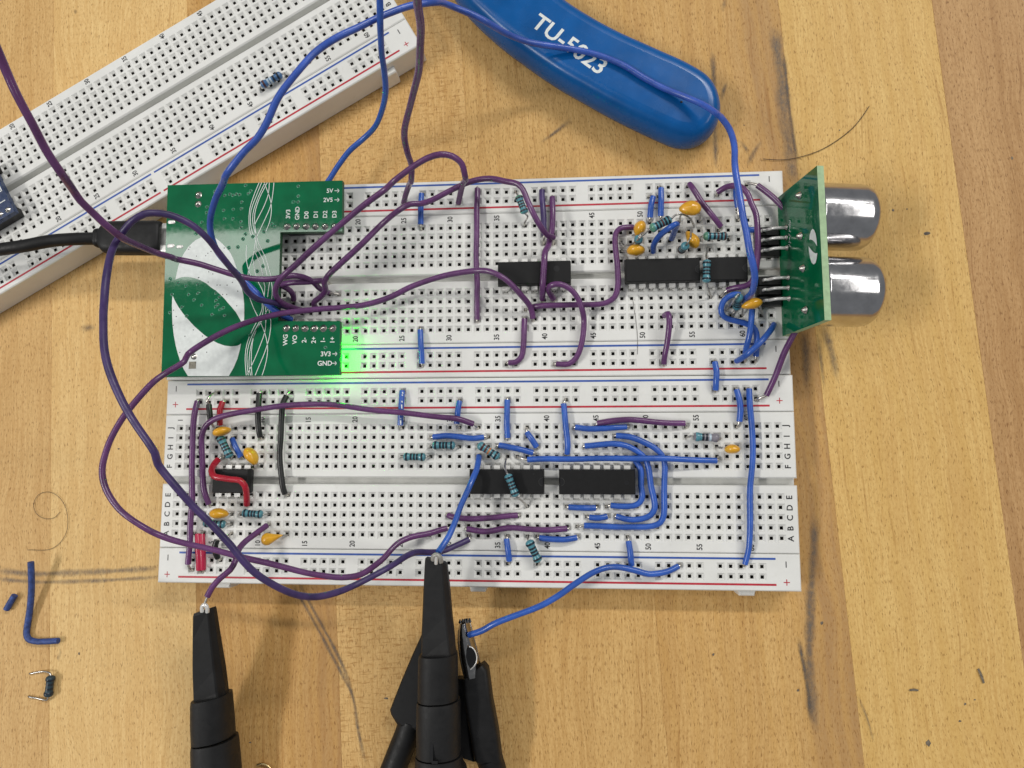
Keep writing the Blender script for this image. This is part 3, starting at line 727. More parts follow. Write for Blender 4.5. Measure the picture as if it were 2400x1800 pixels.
wire('blue', 'outermost of three nested blue wires bending round the right end of the chip', [('B4', [(532, 520, 9.2), (650, 530, 9.8), (760, 568, 9.8), (860, 622, 9.8), (920, 685, 9.8), (945, 760, 9.8), (945, 900, 9.8), (946, 1000, 9.8), (950, 1100, 9.8), (946, 1200, 9.8), (915, 1270, 9.8), (845, 1300, 9.9), (650, 1306, 9.9), (450, 1306, 9.8), (255, 1297, 9.4)])], b=('B4', 198, 1306), group=GB)
wire('blue', 'middle of three nested blue wires bending round the right end of the chip', [('B4', [(262, 610, 9.2), (400, 600, 9.8), (520, 591, 9.8), (620, 602, 9.8), (715, 650, 9.8), (785, 720, 9.8), (818, 830, 9.8), (830, 950, 9.8), (850, 1060, 9.8), (860, 1145, 9.8), (830, 1210, 9.8), (760, 1240, 9.8), (680, 1246, 9.8), (600, 1236, 9.8), (535, 1217, 9.2)])], group=GB)
wire('blue', 'innermost of three nested blue wires bending round the right end of the chip', [('B4', [(695, 735, 9.2), (735, 790, 9.8), (745, 850, 9.8), (740, 950, 9.8), (754, 1040, 9.8), (735, 1100, 9.8), (680, 1130, 9.8), (580, 1132, 9.8), (485, 1122, 9.4)])], b=('B4', 450, 1132), group=GB)
wire('blue', 'long horizontal blue jumper lying across the nested blue wires above the chip', [('B3', [(1490, 872, 9.6), (1700, 862, 10.6), (2000, 862, 11)]), ('B4', [(300, 721, 11.4), (600, 720, 11.6), (900, 718, 11.6), (1100, 722, 11.2), (1398, 737, 9.5)])], a=('B3', 1385, 845), b=('B4', 1412, 705), group=GB)
wire('blue', 'short blue jumper below the left pins of the right chip, lower board', [('B4', [(122, 1137, 9.2), (240, 1146, 9.7), (352, 1144, 9.2)])], a=('B4', 106, 1132), b=('B4', 368, 1134), group=GB)
wire('blue', 'shortest blue jumper two rows below the right chip', [('B4', [(302, 1226, 9.2), (380, 1231, 9.6), (452, 1218, 9.2)])], a=('B4', 280, 1218), b=('B4', 458, 1220), group=GB)
wire('blue', 'short blue jumper along the bottom row of holes near column 40', [('B5', [(1345, 592, 9.2), (1450, 605, 9.7), (1580, 605, 9.7), (1665, 590, 9.2)])], a=('B5', 1328, 578), b=('B5', 1672, 580), group=GB)
wire('blue', 'short blue jumper to the bottom rail beside the teal resistor', [('B5', [(1058, 602, 9.2), (1072, 700, 9.8), (1082, 788, 9.2)])], a=('B5', 1070, 578), b=('B5', 1078, 812), group=GB)
wire('blue', 'short blue jumper to the bottom rail at column 48', [('B4', [(638, 1432, 9.2), (654, 1540, 9.8), (664, 1640, 9.2)])], a=('B4', 634, 1398), group=GB)
wire('blue', 'long blue lead from the alligator clip to the bottom rail', [('B5', [(735, 1432, 13.5), (850, 1392, 15), (950, 1342, 16), (1150, 1262, 17), (1350, 1180, 17), (1500, 1092, 16), (1650, 985, 15), (1800, 895, 14), (1950, 852, 13), (2060, 850, 11.5), (2200, 880, 11)]), ('PX', [(1520, 1345, 10.6), (1562, 1340, 10), (1590, 1327, 9.2)])], ends=(False, True), group=GB)
wire('purple', 'short purple jumper crossed by the blue probe lead, lower board', [('B3', [(665, 1448, 9), (700, 1465, 9.4), (780, 1482, 9.8), (900, 1490, 9.8), (1100, 1472, 9.8), (1250, 1458, 9.6), (1385, 1450, 9.1)])], group=GP)
wire('purple', 'longer purple jumper just below the other, lower board middle', [('B3', [(862, 1592, 9.1), (1050, 1615, 9.8), (1280, 1582, 9.9), (1500, 1600, 9.9), (1700, 1602, 9.8), (1898, 1588, 9.1)])], group=GP)
wire('blue', 'blue lead from the left chip down to the hook of the middle probe', [('B3', [(985, 835, 9.2), (965, 960, 12.5), (930, 1050, 15), (880, 1170, 16.5), (780, 1380, 17.5)]), ('B5', [(600, 480, 18.5), (560, 580, 19.6), (505, 665, 20.8), (468, 715, 22)])], ends=(True, False), group=GB)
wire('blue', 'short blue jumper under the end of the lilac wire, lower board column 31', [('B3', [(782, 268, 9.2), (768, 350, 9.7), (755, 500, 9.2)])], a=('B3', 778, 248), b=('B3', 778, 540), group=GB)
o48 = wire('blue', 'blue jumper with worn white print, lower board column 25', [('B3', [(190, 158, 9.2), (176, 330, 9.8), (168, 515, 9.2)])], a=('B3', 180, 150), b=('B3', 180, 545), group=GB)
for y0_, y1_, dx in ((170, 190, 8), (196, 212, 4), (262, 282, 6), (300, 345, 4), (440, 452, -2), (462, 500, 2), (500, 512, 6)):
    x0_ = 190 - (y0_ - 158) * .062 + dx * .5
    q = [pt('B3', x0_ - 7, y0_, 10.56), pt('B3', x0_ + 6, y0_ + 2, 10.56), pt('B3', x0_ + 8, y1_, 10.56), pt('B3', x0_ - 5, y1_ - 3, 10.56)]
    mk('worn_print', q, [(3, 2, 1, 0)], M['silk'], o48)
wire('blue', 'straight blue jumper from the rail at lower board column 36', [('B3', [(1278, 255, 9.2), (1275, 450, 9.8), (1280, 645, 9.1)])], group=GB)
wire('blue', 'blue jumper from the rail ending at the long horizontal blue wire', [('B3', [(1862, 295, 9.3), (1880, 450, 9.9), (1896, 600, 9.9), (1905, 740, 9.8), (1898, 812, 9.2)])], a=('B3', 1880, 250), group=GB)
wire('blue', 'horizontal blue jumper above the two level resistors, lower board', [('B3', [(510, 638, 9.3), (650, 628, 9.8), (800, 641, 9.8), (930, 652, 9.8), (1035, 640, 9.3)])], a=('B3', 478, 645), b=('B3', 1075, 635), group=GB)
wire('blue', 'slightly slanting blue jumper right of the brown banded resistor', [('B3', [(1195, 722, 9.2), (1350, 752, 9.8), (1545, 802, 9.2)])], a=('B3', 1168, 742), group=GB)
wire('blue', 'shortest slanting blue jumper near lower board column 38', [('B3', [(1482, 592, 9.3), (1530, 660, 9.8), (1582, 738, 9.2)])], a=('B3', 1480, 545), group=GB)
# lower board, left
wire('purple', 'leftmost vertical purple jumper spanning the lower board rails', [('B1', [(455, 445, 9.2), (425, 560, 10), (410, 750, 10.2), (402, 1000, 10.2), (402, 1300, 10.2), (395, 1500, 10.2)]), ('B2', [(382, 600, 10.2), (376, 800, 10.2), (365, 950, 10), (357, 1070, 9.6)])], b=('B2', 397, 1132), group=GP)
wire('purple', 'lilac purple wire rising left of the eight-pin chip and running along the rail', [('B1', [(572, 1510, 9.2), (532, 1400, 10), (507, 1250, 10.3), (500, 1000, 10.5), (505, 800, 11), (542, 705, 11.6), (620, 642, 12), (800, 582, 12.4), (1000, 537, 12.6), (1300, 495, 12.8), (1600, 477, 12.8), (1900, 487, 12.4)]), ('B3', [(0, 367, 11.8), (300, 400, 11.8), (600, 438, 11.6), (780, 455, 11.4), (925, 503, 9.8)])], b=('B3', 975, 545), group=GP)
wire('black', 'short black jumper with a long bare end at the top left rail', [('B1', [(574, 480, 11), (580, 560, 11.2), (590, 640, 10.8)])], a=('B1', 655, 348, [('B1', 556, 445, 11.6), ('B1', 585, 390, 11)]), b=('B1', 640, 745, [('B1', 612, 695, 10)]), group='black jumper wires')
wire('red', 'short red jumper behind the yellow capacitor at the top left rail', [('B1', [(718, 450, 9.4), (692, 520, 9.9), (685, 600, 9.9), (688, 690, 9.3)])], a=('B1', 748, 440), group='red jumper wires')
wire('black', 'short black jumper at lower board column 10', [('B1', [(1096, 362, 9.4), (1086, 520, 10), (1080, 650, 10), (1090, 740, 10), (1106, 815, 9.4)])], a=('B1', 1130, 348), group='black jumper wires')
wire('black', 'long black jumper from rail across the middle groove at column 12', [('B1', [(1380, 388, 9.4), (1346, 455, 9.9), (1332, 600, 10), (1320, 850, 10), (1312, 1000, 10), (1320, 1200, 10), (1336, 1320, 9.9), (1362, 1405, 9.3)])], a=('B1', 1412, 345), b=('B1', 1390, 1415), group='black jumper wires')
wire('red', 'red wire snaking over the top of the eight-pin chip', [('B1', [(668, 1050, 9.4), (622, 1105, 11), (600, 1170, 13), (625, 1228, 14), (700, 1242, 14.2), (800, 1255, 14.2), (895, 1265, 14.2), (948, 1320, 13.8), (965, 1400, 11.8), (965, 1515, 9.2)])], a=('B1', 720, 1020), r=.82, group='red jumper wires')
wire('blue', 'short blue jumper above the eight-pin chip beside the resistor', [('B1', [(815, 835, 9.3), (850, 920, 10), (905, 1020, 9.4)])], group=GB)
wire('purple', 'purple wire from the lower board down to the left probe hook', [('B2', [(1175, 670, 9.2), (1060, 755, 12), (920, 862, 15), (870, 930, 16.5), (842, 1030, 17.5), (790, 1130, 18.5), (700, 1212, 19), (610, 1310, 19.4), (555, 1410, 19.6)])], ends=(True, False), group=GP)
oP = [o for o in bpy.data.objects if o.get('label') == 'purple wire from the lower board down to the left probe hook'][0]
v, f, s = tube_geo(spline([pt('B2', 565, 1390, 19.5), pt('B2', 548, 1432, 19.7), pt('B2', 530, 1480, 19.9), pt('B2', 505, 1530, 19.9)], 1), .34, 7)
mk('bare_end', v, f, M['copper'], oP, sm=s)
wire('pink', 'left of two crimson jumpers lying side by side at the bottom left rail', [('D1', [(312, 232, 9.3), (326, 400, 9.9), (334, 600, 9.9), (336, 835, 9.2)])], a=('D1', 262, 205), group='red jumper wires')
wire('pink', 'right of two crimson jumpers lying side by side at the bottom left rail', [('D1', [(386, 238, 9.3), (394, 400, 9.9), (402, 600, 9.9), (402, 828, 9.2)])], a=('D1', 400, 200), group='red jumper wires')
wire('black', 'short black jumper under the crossing violet wires at bottom left', [('D1', [(640, 330, 10.4), (612, 420, 10.4), (625, 560, 10.2), (650, 630, 9.5)])], a=('D1', 872, 215, [('D1', 800, 330, 10), ('D1', 830, 265, 9.6)]), b=('D1', 690, 660), group='black jumper wires')

# ------------------------------------------------------------------ chips
def shoulder_mesh(s):
    mb = MB()
    zt_ = BT + 2.25
    w2 = .80
    mb.box(-w2, s * 2.9 if s > 0 else s * 4.14, zt_ - .25, w2, s * 4.14 if s > 0 else s * 2.9, zt_)
    y0, y1 = sorted((s * 3.88, s * 4.15))
    mb.box(-w2, y0, zt_ - 1.5, w2, y1, zt_ - .26)
    mb.box(-.25, y0, BT - 2.5, .25, y1, zt_ - 1.51)
    return meshdata('pin', mb.v, mb.f, M['tin'])
PINM = {s: shoulder_mesh(s) for s in (1, -1)}
def dip(label, bd, c0, n, notch='L', dot=None, zoff=0):
    cx = (hole(bd, c0, 'E').x + hole(bd, c0 + n - 1, 'E').x) / 2
    cy = (hole(bd, c0, 'E').y + hole(bd, c0, 'F').y) / 2
    rt = empty('integrated_circuit', (cx, cy, BT), label=label, cat='chip', group='black dual in-line chips')
    L = 9.6 if n == 7 else 4.98
    def ring(hx, hy, z): return rrect(Vector((cx, cy, z)), Vector((1, 0, 0)), Vector((0, 1, 0)), hx, hy, .12, 2)
    z = BT
    secs = [ring(L - .25, 2.85, z + .35), ring(L, 3.2, z + 2.05), ring(L, 3.2, z + 2.25), ring(L - .22, 2.98, z + 3.75), ring(L - .34, 2.86, z + 3.86)]
    v, f, s = loft(secs, True, False)
    mk('body', v, f, M['ic'], rt, sm=s)
    for i in range(n):
        for sg, row in ((1, 'F'), (-1, 'E')):
            h = hole(bd, c0 + i, row)
            inst('pin', PINM[sg], (h.x, cy, 0), rt)
    top = z + 3.875
    ex = cx - (L - .34) if notch == 'L' else cx + (L - .34)
    if notch:
        sg = 1 if notch == 'L' else -1
        ring_o = [Vector((ex + sg * (.05 + .95 * math.sin(math.pi * k / 12)), cy + .95 * math.cos(math.pi * k / 12), top)) for k in range(13)]
        mk('end_notch', ring_o, [tuple(range(13)) if sg < 0 else tuple(range(12, -1, -1))], M['icdark'], rt)
        ro = [Vector((ex + sg * (.05 + 1.02 * math.sin(math.pi * k / 12)), cy + 1.02 * math.cos(math.pi * k / 12), top + .02)) for k in range(13)]
        vv, ff, ss = tube_geo(ro, .045, 6)
        mk('notch_edge_highlight', vv, ff, M['icrimlight'], rt, sm=ss)
    if dot:
        c = Vector((cx + dot[0], cy + dot[1], top + .004))
        mk('index_dimple', [c + Vector((dot[2] * math.cos(2 * math.pi * k / 16), dot[2] * math.sin(2 * math.pi * k / 16), 0)) for k in range(16)], [tuple(range(16))], M['icdark'], rt)
    return rt
dip('black chip in the middle of the upper board, crossed by a thick purple wire', 'A', 36, 7, None, (5.9, .9, .8))
dip('long black chip of the upper board, left of the upright resistor', 'A', 49, 7, 'R')
dip('short black chip of the upper board beside the sensor, behind blue wire', 'A', 57, 4, 'R')
dip('small eight-pin black chip with a red wire over it, lower board', 'B', 6, 4, None)
dip('black chip on the lower board with a teal resistor slanting across it', 'B', 33, 7, 'R', (6.9, 2.0, .3))
dip('black chip on the lower board hugged by nested blue wires', 'B', 42, 7, 'L', (7.3, -.2, .62))

# ------------------------------------------------------------------ resistors
RPROF = [(0, .30), (.02, .62), (.06, 1.02), (.12, 1.18), (.20, 1.17), (.26, 1.0), (.33, .96), (.5, .96), (.67, .96), (.74, 1.0), (.80, 1.17), (.88, 1.18), (.94, 1.02), (.98, .62), (1, .30)]
def rrad(t):
    for (a, ra), (b, rb) in zip(RPROF, RPROF[1:]):
        if a <= t <= b: return ra + (rb - ra) * (t - a) / (b - a)
    return .3
DEF = [(.16, 'bandnavy'), (.36, 'bandnavy'), (.50, 'bandnavy'), (.63, 'bandnavy'), (.84, 'bandnavy')]
def resistor(label, a, b, leads, col='resteal', bands=DEF, sc_=.92, group='axial resistors', endcol=None):
    A, B = pt(*a), pt(*b)
    d = (B - A)
    ts = [t for t, _ in RPROF]
    fine = sorted(set(ts + [.16 + .02, .3, .4, .6]))
    v, f, s = tube_geo([A + d * t for t in fine], [rrad(t) * sc_ for t in fine], 16)
    o = mk('resistor', v, f, M[col], None, sm=s, label=label, cat='resistor', group=group)
    for t, m in bands:
        w = .042
        tt = [t - w, t - w * .5, t, t + w * .5, t + w]
        vv, ff, ss = tube_geo([A + d * q for q in tt], [rrad(q) * sc_ + .025 for q in tt], 16, False)
        mk('colour_band', vv, ff, M[m], o, sm=ss)
    if endcol:
        tt = [-.005, .02, .06, .12, .17]
        vv, ff, ss = tube_geo([A + d * q for q in tt], [rrad(max(0, q)) * sc_ + .02 for q in tt], 16, True)
        mk('end_cap', vv, ff, M[endcol], o, sm=ss)
    for e, L in zip((A, B), leads):
        if not L: continue
        P = [e + (d * .05 if e is A else d * -.05), e] + [pt(*q) for q in L]
        if P[-1].z <= BT + .2: P.append(P[-1] + Vector((0, 0, -2.2)))
        vv, ff, ss = tube_geo(spline(P, .6), .25, 7)
        mk('lead', vv, ff, M['lead'], o, sm=ss)
    return o
zr = 9.9
resistor('blue resistor on the tilted breadboard under the blue arc', ('T2', 412, 742, 10.2), ('T2', 592, 640, 10.2), [[('T2', 405, 755, 9.6), ('T2', 408, 768, BT)], [('T2', 612, 632, 10), ('T2', 622, 650, BT)]], 'resblue', [(.16, 'bandbrown'), (.36, 'bandlight'), (.48, 'bandlight'), (.62, 'bandnavy'), (.82, 'bandnavy')])
resistor('greenish resistor standing askew at the top rail near column 37', ('T5', 1390, 345, 11.5), ('T5', 1465, 535, 11), [[('T5', 1365, 312, 10.4), ('T5', 1356, 300, BT)], [('T5', 1490, 560, 10.5), ('T5', 1462, 620, 9.6), ('T5', 1456, 655, BT)]], endcol='resgreen')
resistor('raised slanting resistor with green end amid the yellow capacitors', ('T6', 768, 695, 17), ('T6', 988, 588, 17), [[('T6', 720, 735, 16.6), ('T6', 655, 790, 16), ('T6', 580, 848, 12), ('T6', 510, 865, 9.8), ('T6', 460, 828, BT)], [('T6', 1030, 550, 17.5), ('T6', 1090, 540, 17), ('T6', 1160, 565, 15), ('T6', 1205, 620, 12), ('T6', 1222, 660, 9.4), ('T6', 1226, 672, BT)]], endcol='resgreen', bands=[(.30, 'bandnavy'), (.45, 'bandnavy'), (.58, 'bandbrown'), (.71, 'bandnavy'), (.85, 'bandnavy')], sc_=1.0)
resistor('teal resistor standing on end beside the lower yellow capacitor', ('T6', 645, 815, 9.6), ('T6', 648, 795, 15.4), [None, [('T6', 655, 770, 16.2), ('T6', 672, 745, 15.8), ('T6', 690, 730, 13)]])
resistor('standing resistor with a red-brown foot in front of a yellow capacitor', ('T6', 1088, 915, 9.6), ('T6', 1140, 860, 15.4), [None, [('T6', 1158, 838, 16.4), ('T6', 1185, 790, 16.8), ('T6', 1190, 740, 14), ('T6', 1190, 700, BT)]], bands=[(.10, 'bandbrown'), (.22, 'bandbrown'), (.40, 'bandbrown'), (.6, 'bandnavy')])
resistor('level teal resistor with green end left of the big blue wire', ('T6', 1318, 768, 11.4), ('T6', 1572, 768, 11.2), [[('T6', 1295, 775, 10.6), ('T6', 1280, 795, BT)], [('T6', 1592, 768, 10.8), ('T6', 1592, 795, BT)]], endcol='resgreen', bands=[(.26, 'bandnavy'), (.45, 'bandnavy'), (.60, 'bandbrown'), (.74, 'bandnavy'), (.88, 'bandbrown')])
resistor('resistor standing across the gap between the two chips by the sensor', ('T6', 1358, 1010, 14.5), ('T6', 1352, 1250, 14.2), [[('T6', 1350, 975, 13.4), ('T6', 1362, 925, 11), ('T6', 1372, 885, BT)], [('T6', 1362, 1295, 12.6), ('T6', 1382, 1350, 10.4), ('T6', 1398, 1395, BT)]])
resistor('small resistor leaning inside the curled blue wire near the sensor', ('C7', 500, 620, 10), ('C7', 545, 400, 16), [[('C7', 470, 660, 9.4), ('C7', 420, 760, BT)], [('C7', 530, 375, 17.4), ('C7', 480, 440, 17), ('C7', 390, 570, 13), ('C7', 320, 660, BT)]], bands=[(.3, 'bandnavy'), (.45, 'bandnavy'), (.6, 'bandnavy'), (.75, 'bandnavy')])
resistor('slanting resistor between the two yellow capacitors above the eight-pin chip', ('B1', 688, 808, 11.6), ('B1', 795, 1032, 11), [[('B1', 665, 790, 10.4), ('B1', 640, 820, BT)], [('B1', 810, 1045, 10), ('B1', 820, 1020, BT)]], sc_=1.0)
resistor('level resistor right of the yellow capacitor below the eight-pin chip', ('B2', 918, 542, 10.6), ('B2', 1136, 556, 10.4), [[('B2', 898, 545, 10), ('B2', 888, 548, BT)], [('B2', 1160, 555, 9.9), ('B2', 1190, 552, BT)]], 'resteal')
resistor('resistor half hidden under the violet wire at bottom left', ('B2', 520, 645, 10.4), ('B2', 748, 660, 10.4), [None, [('B2', 770, 655, 9.8), ('B2', 805, 655, BT)]])
resistor('upper of two level resistors stacked at lower board column 29', ('B3', 498, 724, 10.2), ('B3', 740, 726, 10.2), [[('B3', 480, 728, 9.8), ('B3', 475, 742, BT)], [('B3', 758, 732, 9.8), ('B3', 775, 742, BT)]])
resistor('lower of two level resistors stacked at lower board column 27', ('B3', 198, 843, 10.2), ('B3', 434, 846, 10.2), [[('B3', 185, 843, 9.8), ('B3', 178, 845, BT)], [('B3', 455, 842, 9.8), ('B3', 475, 845, BT)]])
resistor('slanting resistor with brown and orange bands above the chip', ('B3', 975, 712, 10.8), ('B3', 1195, 852, 10.6), [[('B3', 965, 715, 10), ('B3', 975, 740, BT)], [('B3', 1200, 858, 9.8), ('B3', 1195, 845, BT)]], bands=[(.22, 'bandbrown'), (.38, 'bandbrown'), (.52, 'bandorange'), (.66, 'bandnavy'), (.84, 'bandnavy')], sc_=.96)
resistor('teal resistor slanting across the chip on the lower board', ('B3', 1280, 1022, 14.4), ('B3', 1372, 1258, 14), [[('B3', 1262, 985, 13.6), ('B3', 1255, 930, 11.6), ('B3', 1272, 850, BT)], [('B3', 1400, 1275, 12.8), ('B3', 1450, 1320, 10.4), ('B3', 1486, 1358, BT)]])
resistor('slanting teal resistor at the bottom rail near column 39', ('B5', 1248, 612, 11.4), ('B5', 1340, 802, 10.6), [[('B5', 1240, 598, 10.6), ('B5', 1238, 578, BT)], [('B5', 1342, 815, 9.8), ('B5', 1332, 828, BT)]], sc_=1.0)
resistor('resistor with grey-mauve right half at lower board column 55', ('B4', 1198, 528, 10.4), ('B4', 1424, 540, 10.2), [[('B4', 1178, 524, 10), ('B4', 1140, 535, BT)], [('B4', 1435, 543, 9.6), ('B4', 1432, 545, BT)]], 'resgrey', [(.12, 'resteal'), (.20, 'resteal'), (.27, 'resteal'), (.36, 'bandnavy'), (.50, 'bandnavy'), (.63, 'bandlight')], sc_=.98)
resistor('loose dark resistor with bent leads lying on the table at lower left', ('B7', 330, 1058, 1.25), ('B7', 312, 1200, 1.25), [[('B7', 325, 1045, 1.2), ('B7', 290, 1033, .7), ('B7', 240, 1038, .5), ('B7', 192, 1047, .35)], [('B7', 305, 1218, 1.0), ('B7', 285, 1216, .6), ('B7', 240, 1206, .45), ('B7', 185, 1194, .35)]], 'resdark', [(.2, 'bandnavy'), (.4, 'bandnavy'), (.6, 'bandnavy'), (.8, 'bandnavy')], sc_=1.0)

# ------------------------------------------------------------------ yellow dipped capacitors
def capacitor(label, c, a, b, h, ang, legs, tail=0, tilt=0, tdir=1):
    """a,b half sizes in plan (mm), h half height; tail draws one end out"""
    cc = pt(*c)
    a, b, h = a * 1.12, b * 1.2, h * 1.1
    nu, nv = 20, 12
    v, f = [], []
    Rm = Matrix.Rotation(ang, 3, 'Z') @ Matrix.Rotation(tilt, 3, 'X')
    for j in range(nv + 1):
        th = math.pi * j / nv
        for i in range(nu):
            ph = 2 * math.pi * i / nu
            x, y, z = math.sin(th) * math.cos(ph), math.sin(th) * math.sin(ph), math.cos(th)
            wv = 1 + .03 * math.sin(3 * ph + 2 * th)
            if tail and x * tdir > 0:
                k = abs(x)
                x = x * (1 + tail * k); y = y * (1 - .62 * min(1, tail) * k ** 1.2); z = z * (1 - .5 * min(1, tail) * k)
            v.append(cc + Rm @ Vector((a * x * wv, b * y * wv, h * z)))
    for j in range(nv):
        for i in range(nu):
            f.append((j * nu + i, (j + 1) * nu + i, (j + 1) * nu + (i + 1) % nu, j * nu + (i + 1) % nu))
    o = mk('capacitor', v, f, M['cap'], None, smooth=True, label=label, cat='capacitor', group='yellow dipped capacitors')
    for L in legs:
        P = [pt(*q) for q in L]
        if P[-1].z <= BT + .2: P.append(P[-1] + Vector((0, 0, -2.2)))
        vv, ff, ss = tube_geo(spline(P, .6), .25, 7)
        mk('lead', vv, ff, M['lead'], o, sm=ss)
    return o
rd = math.radians
capacitor('largest yellow capacitor, highest of the cluster on the upper board', ('T6', 1195, 478, 13.5), 2.25, 1.65, 1.3, rd(0), [[('T6', 1100, 535, 12.5), ('T6', 1078, 570, 10.5), ('T6', 1078, 610, BT)], [('T6', 1278, 530, 12.5), ('T6', 1284, 570, 10.5), ('T6', 1278, 612, BT)]], .25, 0, -1)
capacitor('yellow capacitor leaning at the end of the bent purple wire', ('T6', 662, 685, 12), 1.75, 1.32, 2.2, rd(68), [[('T6', 640, 760, 11), ('T6', 585, 760, BT)], [('T6', 660, 640, 11), ('T6', 655, 612, BT)]], .15, 0, -1)
capacitor('oval yellow capacitor just above the long chip', ('T6', 620, 912, 11.8), 2.1, 1.18, 2.1, rd(0), [[('T6', 560, 930, 10), ('T6', 475, 922, BT)], [('T6', 680, 920, 10), ('T6', 700, 912, BT)]], .0)
capacitor('pear shaped yellow capacitor behind the standing resistor', ('T6', 1215, 815, 12.4), 1.9, 1.25, 1.8, rd(-58), [[('T6', 1150, 740, 11.6), ('T6', 1110, 715, 10), ('T6', 1076, 708, BT)], [('T6', 1210, 870, 10), ('T6', 1186, 905, BT)]], .45, 0, -1)
capacitor('yellow capacitor next to the lower sensor pins', ('C7', 795, 540, 14.5), 2.0, 1.15, 1.5, rd(14), [[('C7', 650, 600, 13), ('C7', 610, 640, 10.5), ('C7', 600, 740, BT)], [('C7', 920, 590, 12), ('C7', 950, 740, BT)]], .35, 0, -1)
capacitor('yellow capacitor at the foot of the short red jumper', ('B1', 705, 757, 12.6), 2.1, 1.0, 2.0, rd(15), [[('B1', 660, 790, 10.5), ('B1', 640, 735, BT)], [('B1', 790, 740, 11), ('B1', 830, 725, BT)]], .1)
capacitor('yellow capacitor tilted above the right of the eight-pin chip', ('B1', 1010, 1005, 12), 2.2, 1.3, 1.9, rd(-55), [[('B1', 1060, 1080, 10.4), ('B1', 1095, 1120, BT)], [('B1', 990, 940, 11), ('B1', 1015, 920, BT)]], .15)
capacitor('yellow capacitor below the eight-pin chip beside the level resistor', ('B2', 672, 546, 12), 2.05, 1.15, 2.0, rd(-2), [[('B2', 770, 548, 10.2), ('B2', 805, 550, BT)], [('B2', 600, 550, 10), ('B2', 570, 552, BT)]], .2)
capacitor('yellow capacitor with a drawn out tail near lower board column 11', ('B2', 1185, 812, 11.2), 1.65, 1.35, 1.4, rd(16), [[('B2', 1330, 778, 9.8), ('B2', 1380, 768, BT)], [('B2', 1160, 770, 9.8), ('B2', 1185, 752, BT)]], 1.25)
capacitor('half round yellow capacitor near lower board column 58', ('B4', 1534, 636, 11.2), 1.7, 1.0, 1.7, rd(0), [[('B4', 1480, 628, 10.4), ('B4', 1440, 626, 9.8), ('B4', 1402, 622, BT)], [('B4', 1585, 625, 10), ('B4', 1580, 622, BT)]], .0)

# ------------------------------------------------------------------ green development board
ZP = 13.8
dev = empty('development_board', at(590, 655, BT), label='green C-shaped development board with white crescent logo', cat='circuit board')
OUT = [(393, 434), (802.7, 423), (802, 542), (657, 544), (651.6, 752.6), (796.7, 752.6), (796, 878), (378, 883)]
OUT = [at(x, y, ZP) for x, y in OUT][::-1]
mb = MB()
n = len(OUT)
ti = [Vector((p.x, p.y, ZP)) for p in OUT]; bi = [Vector((p.x, p.y, ZP - 1.6)) for p in OUT]
mb.add(ti, [tuple(range(n))], 0); mb.add(bi, [tuple(range(n - 1, -1, -1))], 0)
for k in range(n):
    k2 = (k + 1) % n
    mb.add([ti[k], ti[k2], bi[k2], bi[k]], [(3, 2, 1, 0)], 1)
mb.build('printed_board', [M['pcb'], M['pcbedge']], dev)
zs = ZP + .03
def poly(name, pts, mat, parent, z):
    P = [at(x, y, z) for x, y in pts]
    area_ = sum(P[i].x * P[(i + 1) % len(P)].y - P[(i + 1) % len(P)].x * P[i].y for i in range(len(P)))
    if area_ < 0: P = P[::-1]
    return mk(name, P, [tuple(range(len(P)))], mat, parent)
def smooth_poly(pts, sharp=()):
    return pts
cres1 = [(411, 655), (417.7, 625), (424, 607), (432, 592), (441, 579), (451, 569), (460, 562), (470, 557), (478, 553), (486, 552), (495, 553), (503, 556), (513, 564), (523, 573), (532, 583), (541, 594), (547, 607), (553, 624), (559, 645), (565, 668), (570, 690), (572, 710), (572.5, 726), (572, 757), (567, 757), (560, 744), (553, 732), (545, 722), (536, 712), (526, 700), (516, 690), (506, 681), (495, 674), (483, 664), (470, 657), (460, 653), (451.5, 651), (442, 649), (433, 649), (425, 650), (418.6, 652)]
poly('logo_crescent', cres1, M['silk'], dev, zs)
cres2 = [px('C4', x, y) for x, y in [(220, 335), (212, 410), (210, 500), (213, 640), (218, 760), (238, 930), (268, 1090), (300, 1210), (335, 1320), (385, 1435), (450, 1540), (1060, 1540), (1130, 1420), (1190, 1280), (1225, 1150), (1245, 1050), (1215, 1075), (1180, 1088), (1100, 1096), (1000, 1085), (900, 1050), (820, 1010), (700, 930), (620, 862), (540, 790), (440, 680), (370, 595), (310, 510), (258, 420)]]
poly('logo_crescent', cres2, M['silk'], dev, zs)
def silk_line(r, seq, wd=.17):
    return ribbon('silkscreen_line', [pt(r, x, y, zs + .004) for x, y in seq], wd, M['silk'], dev)
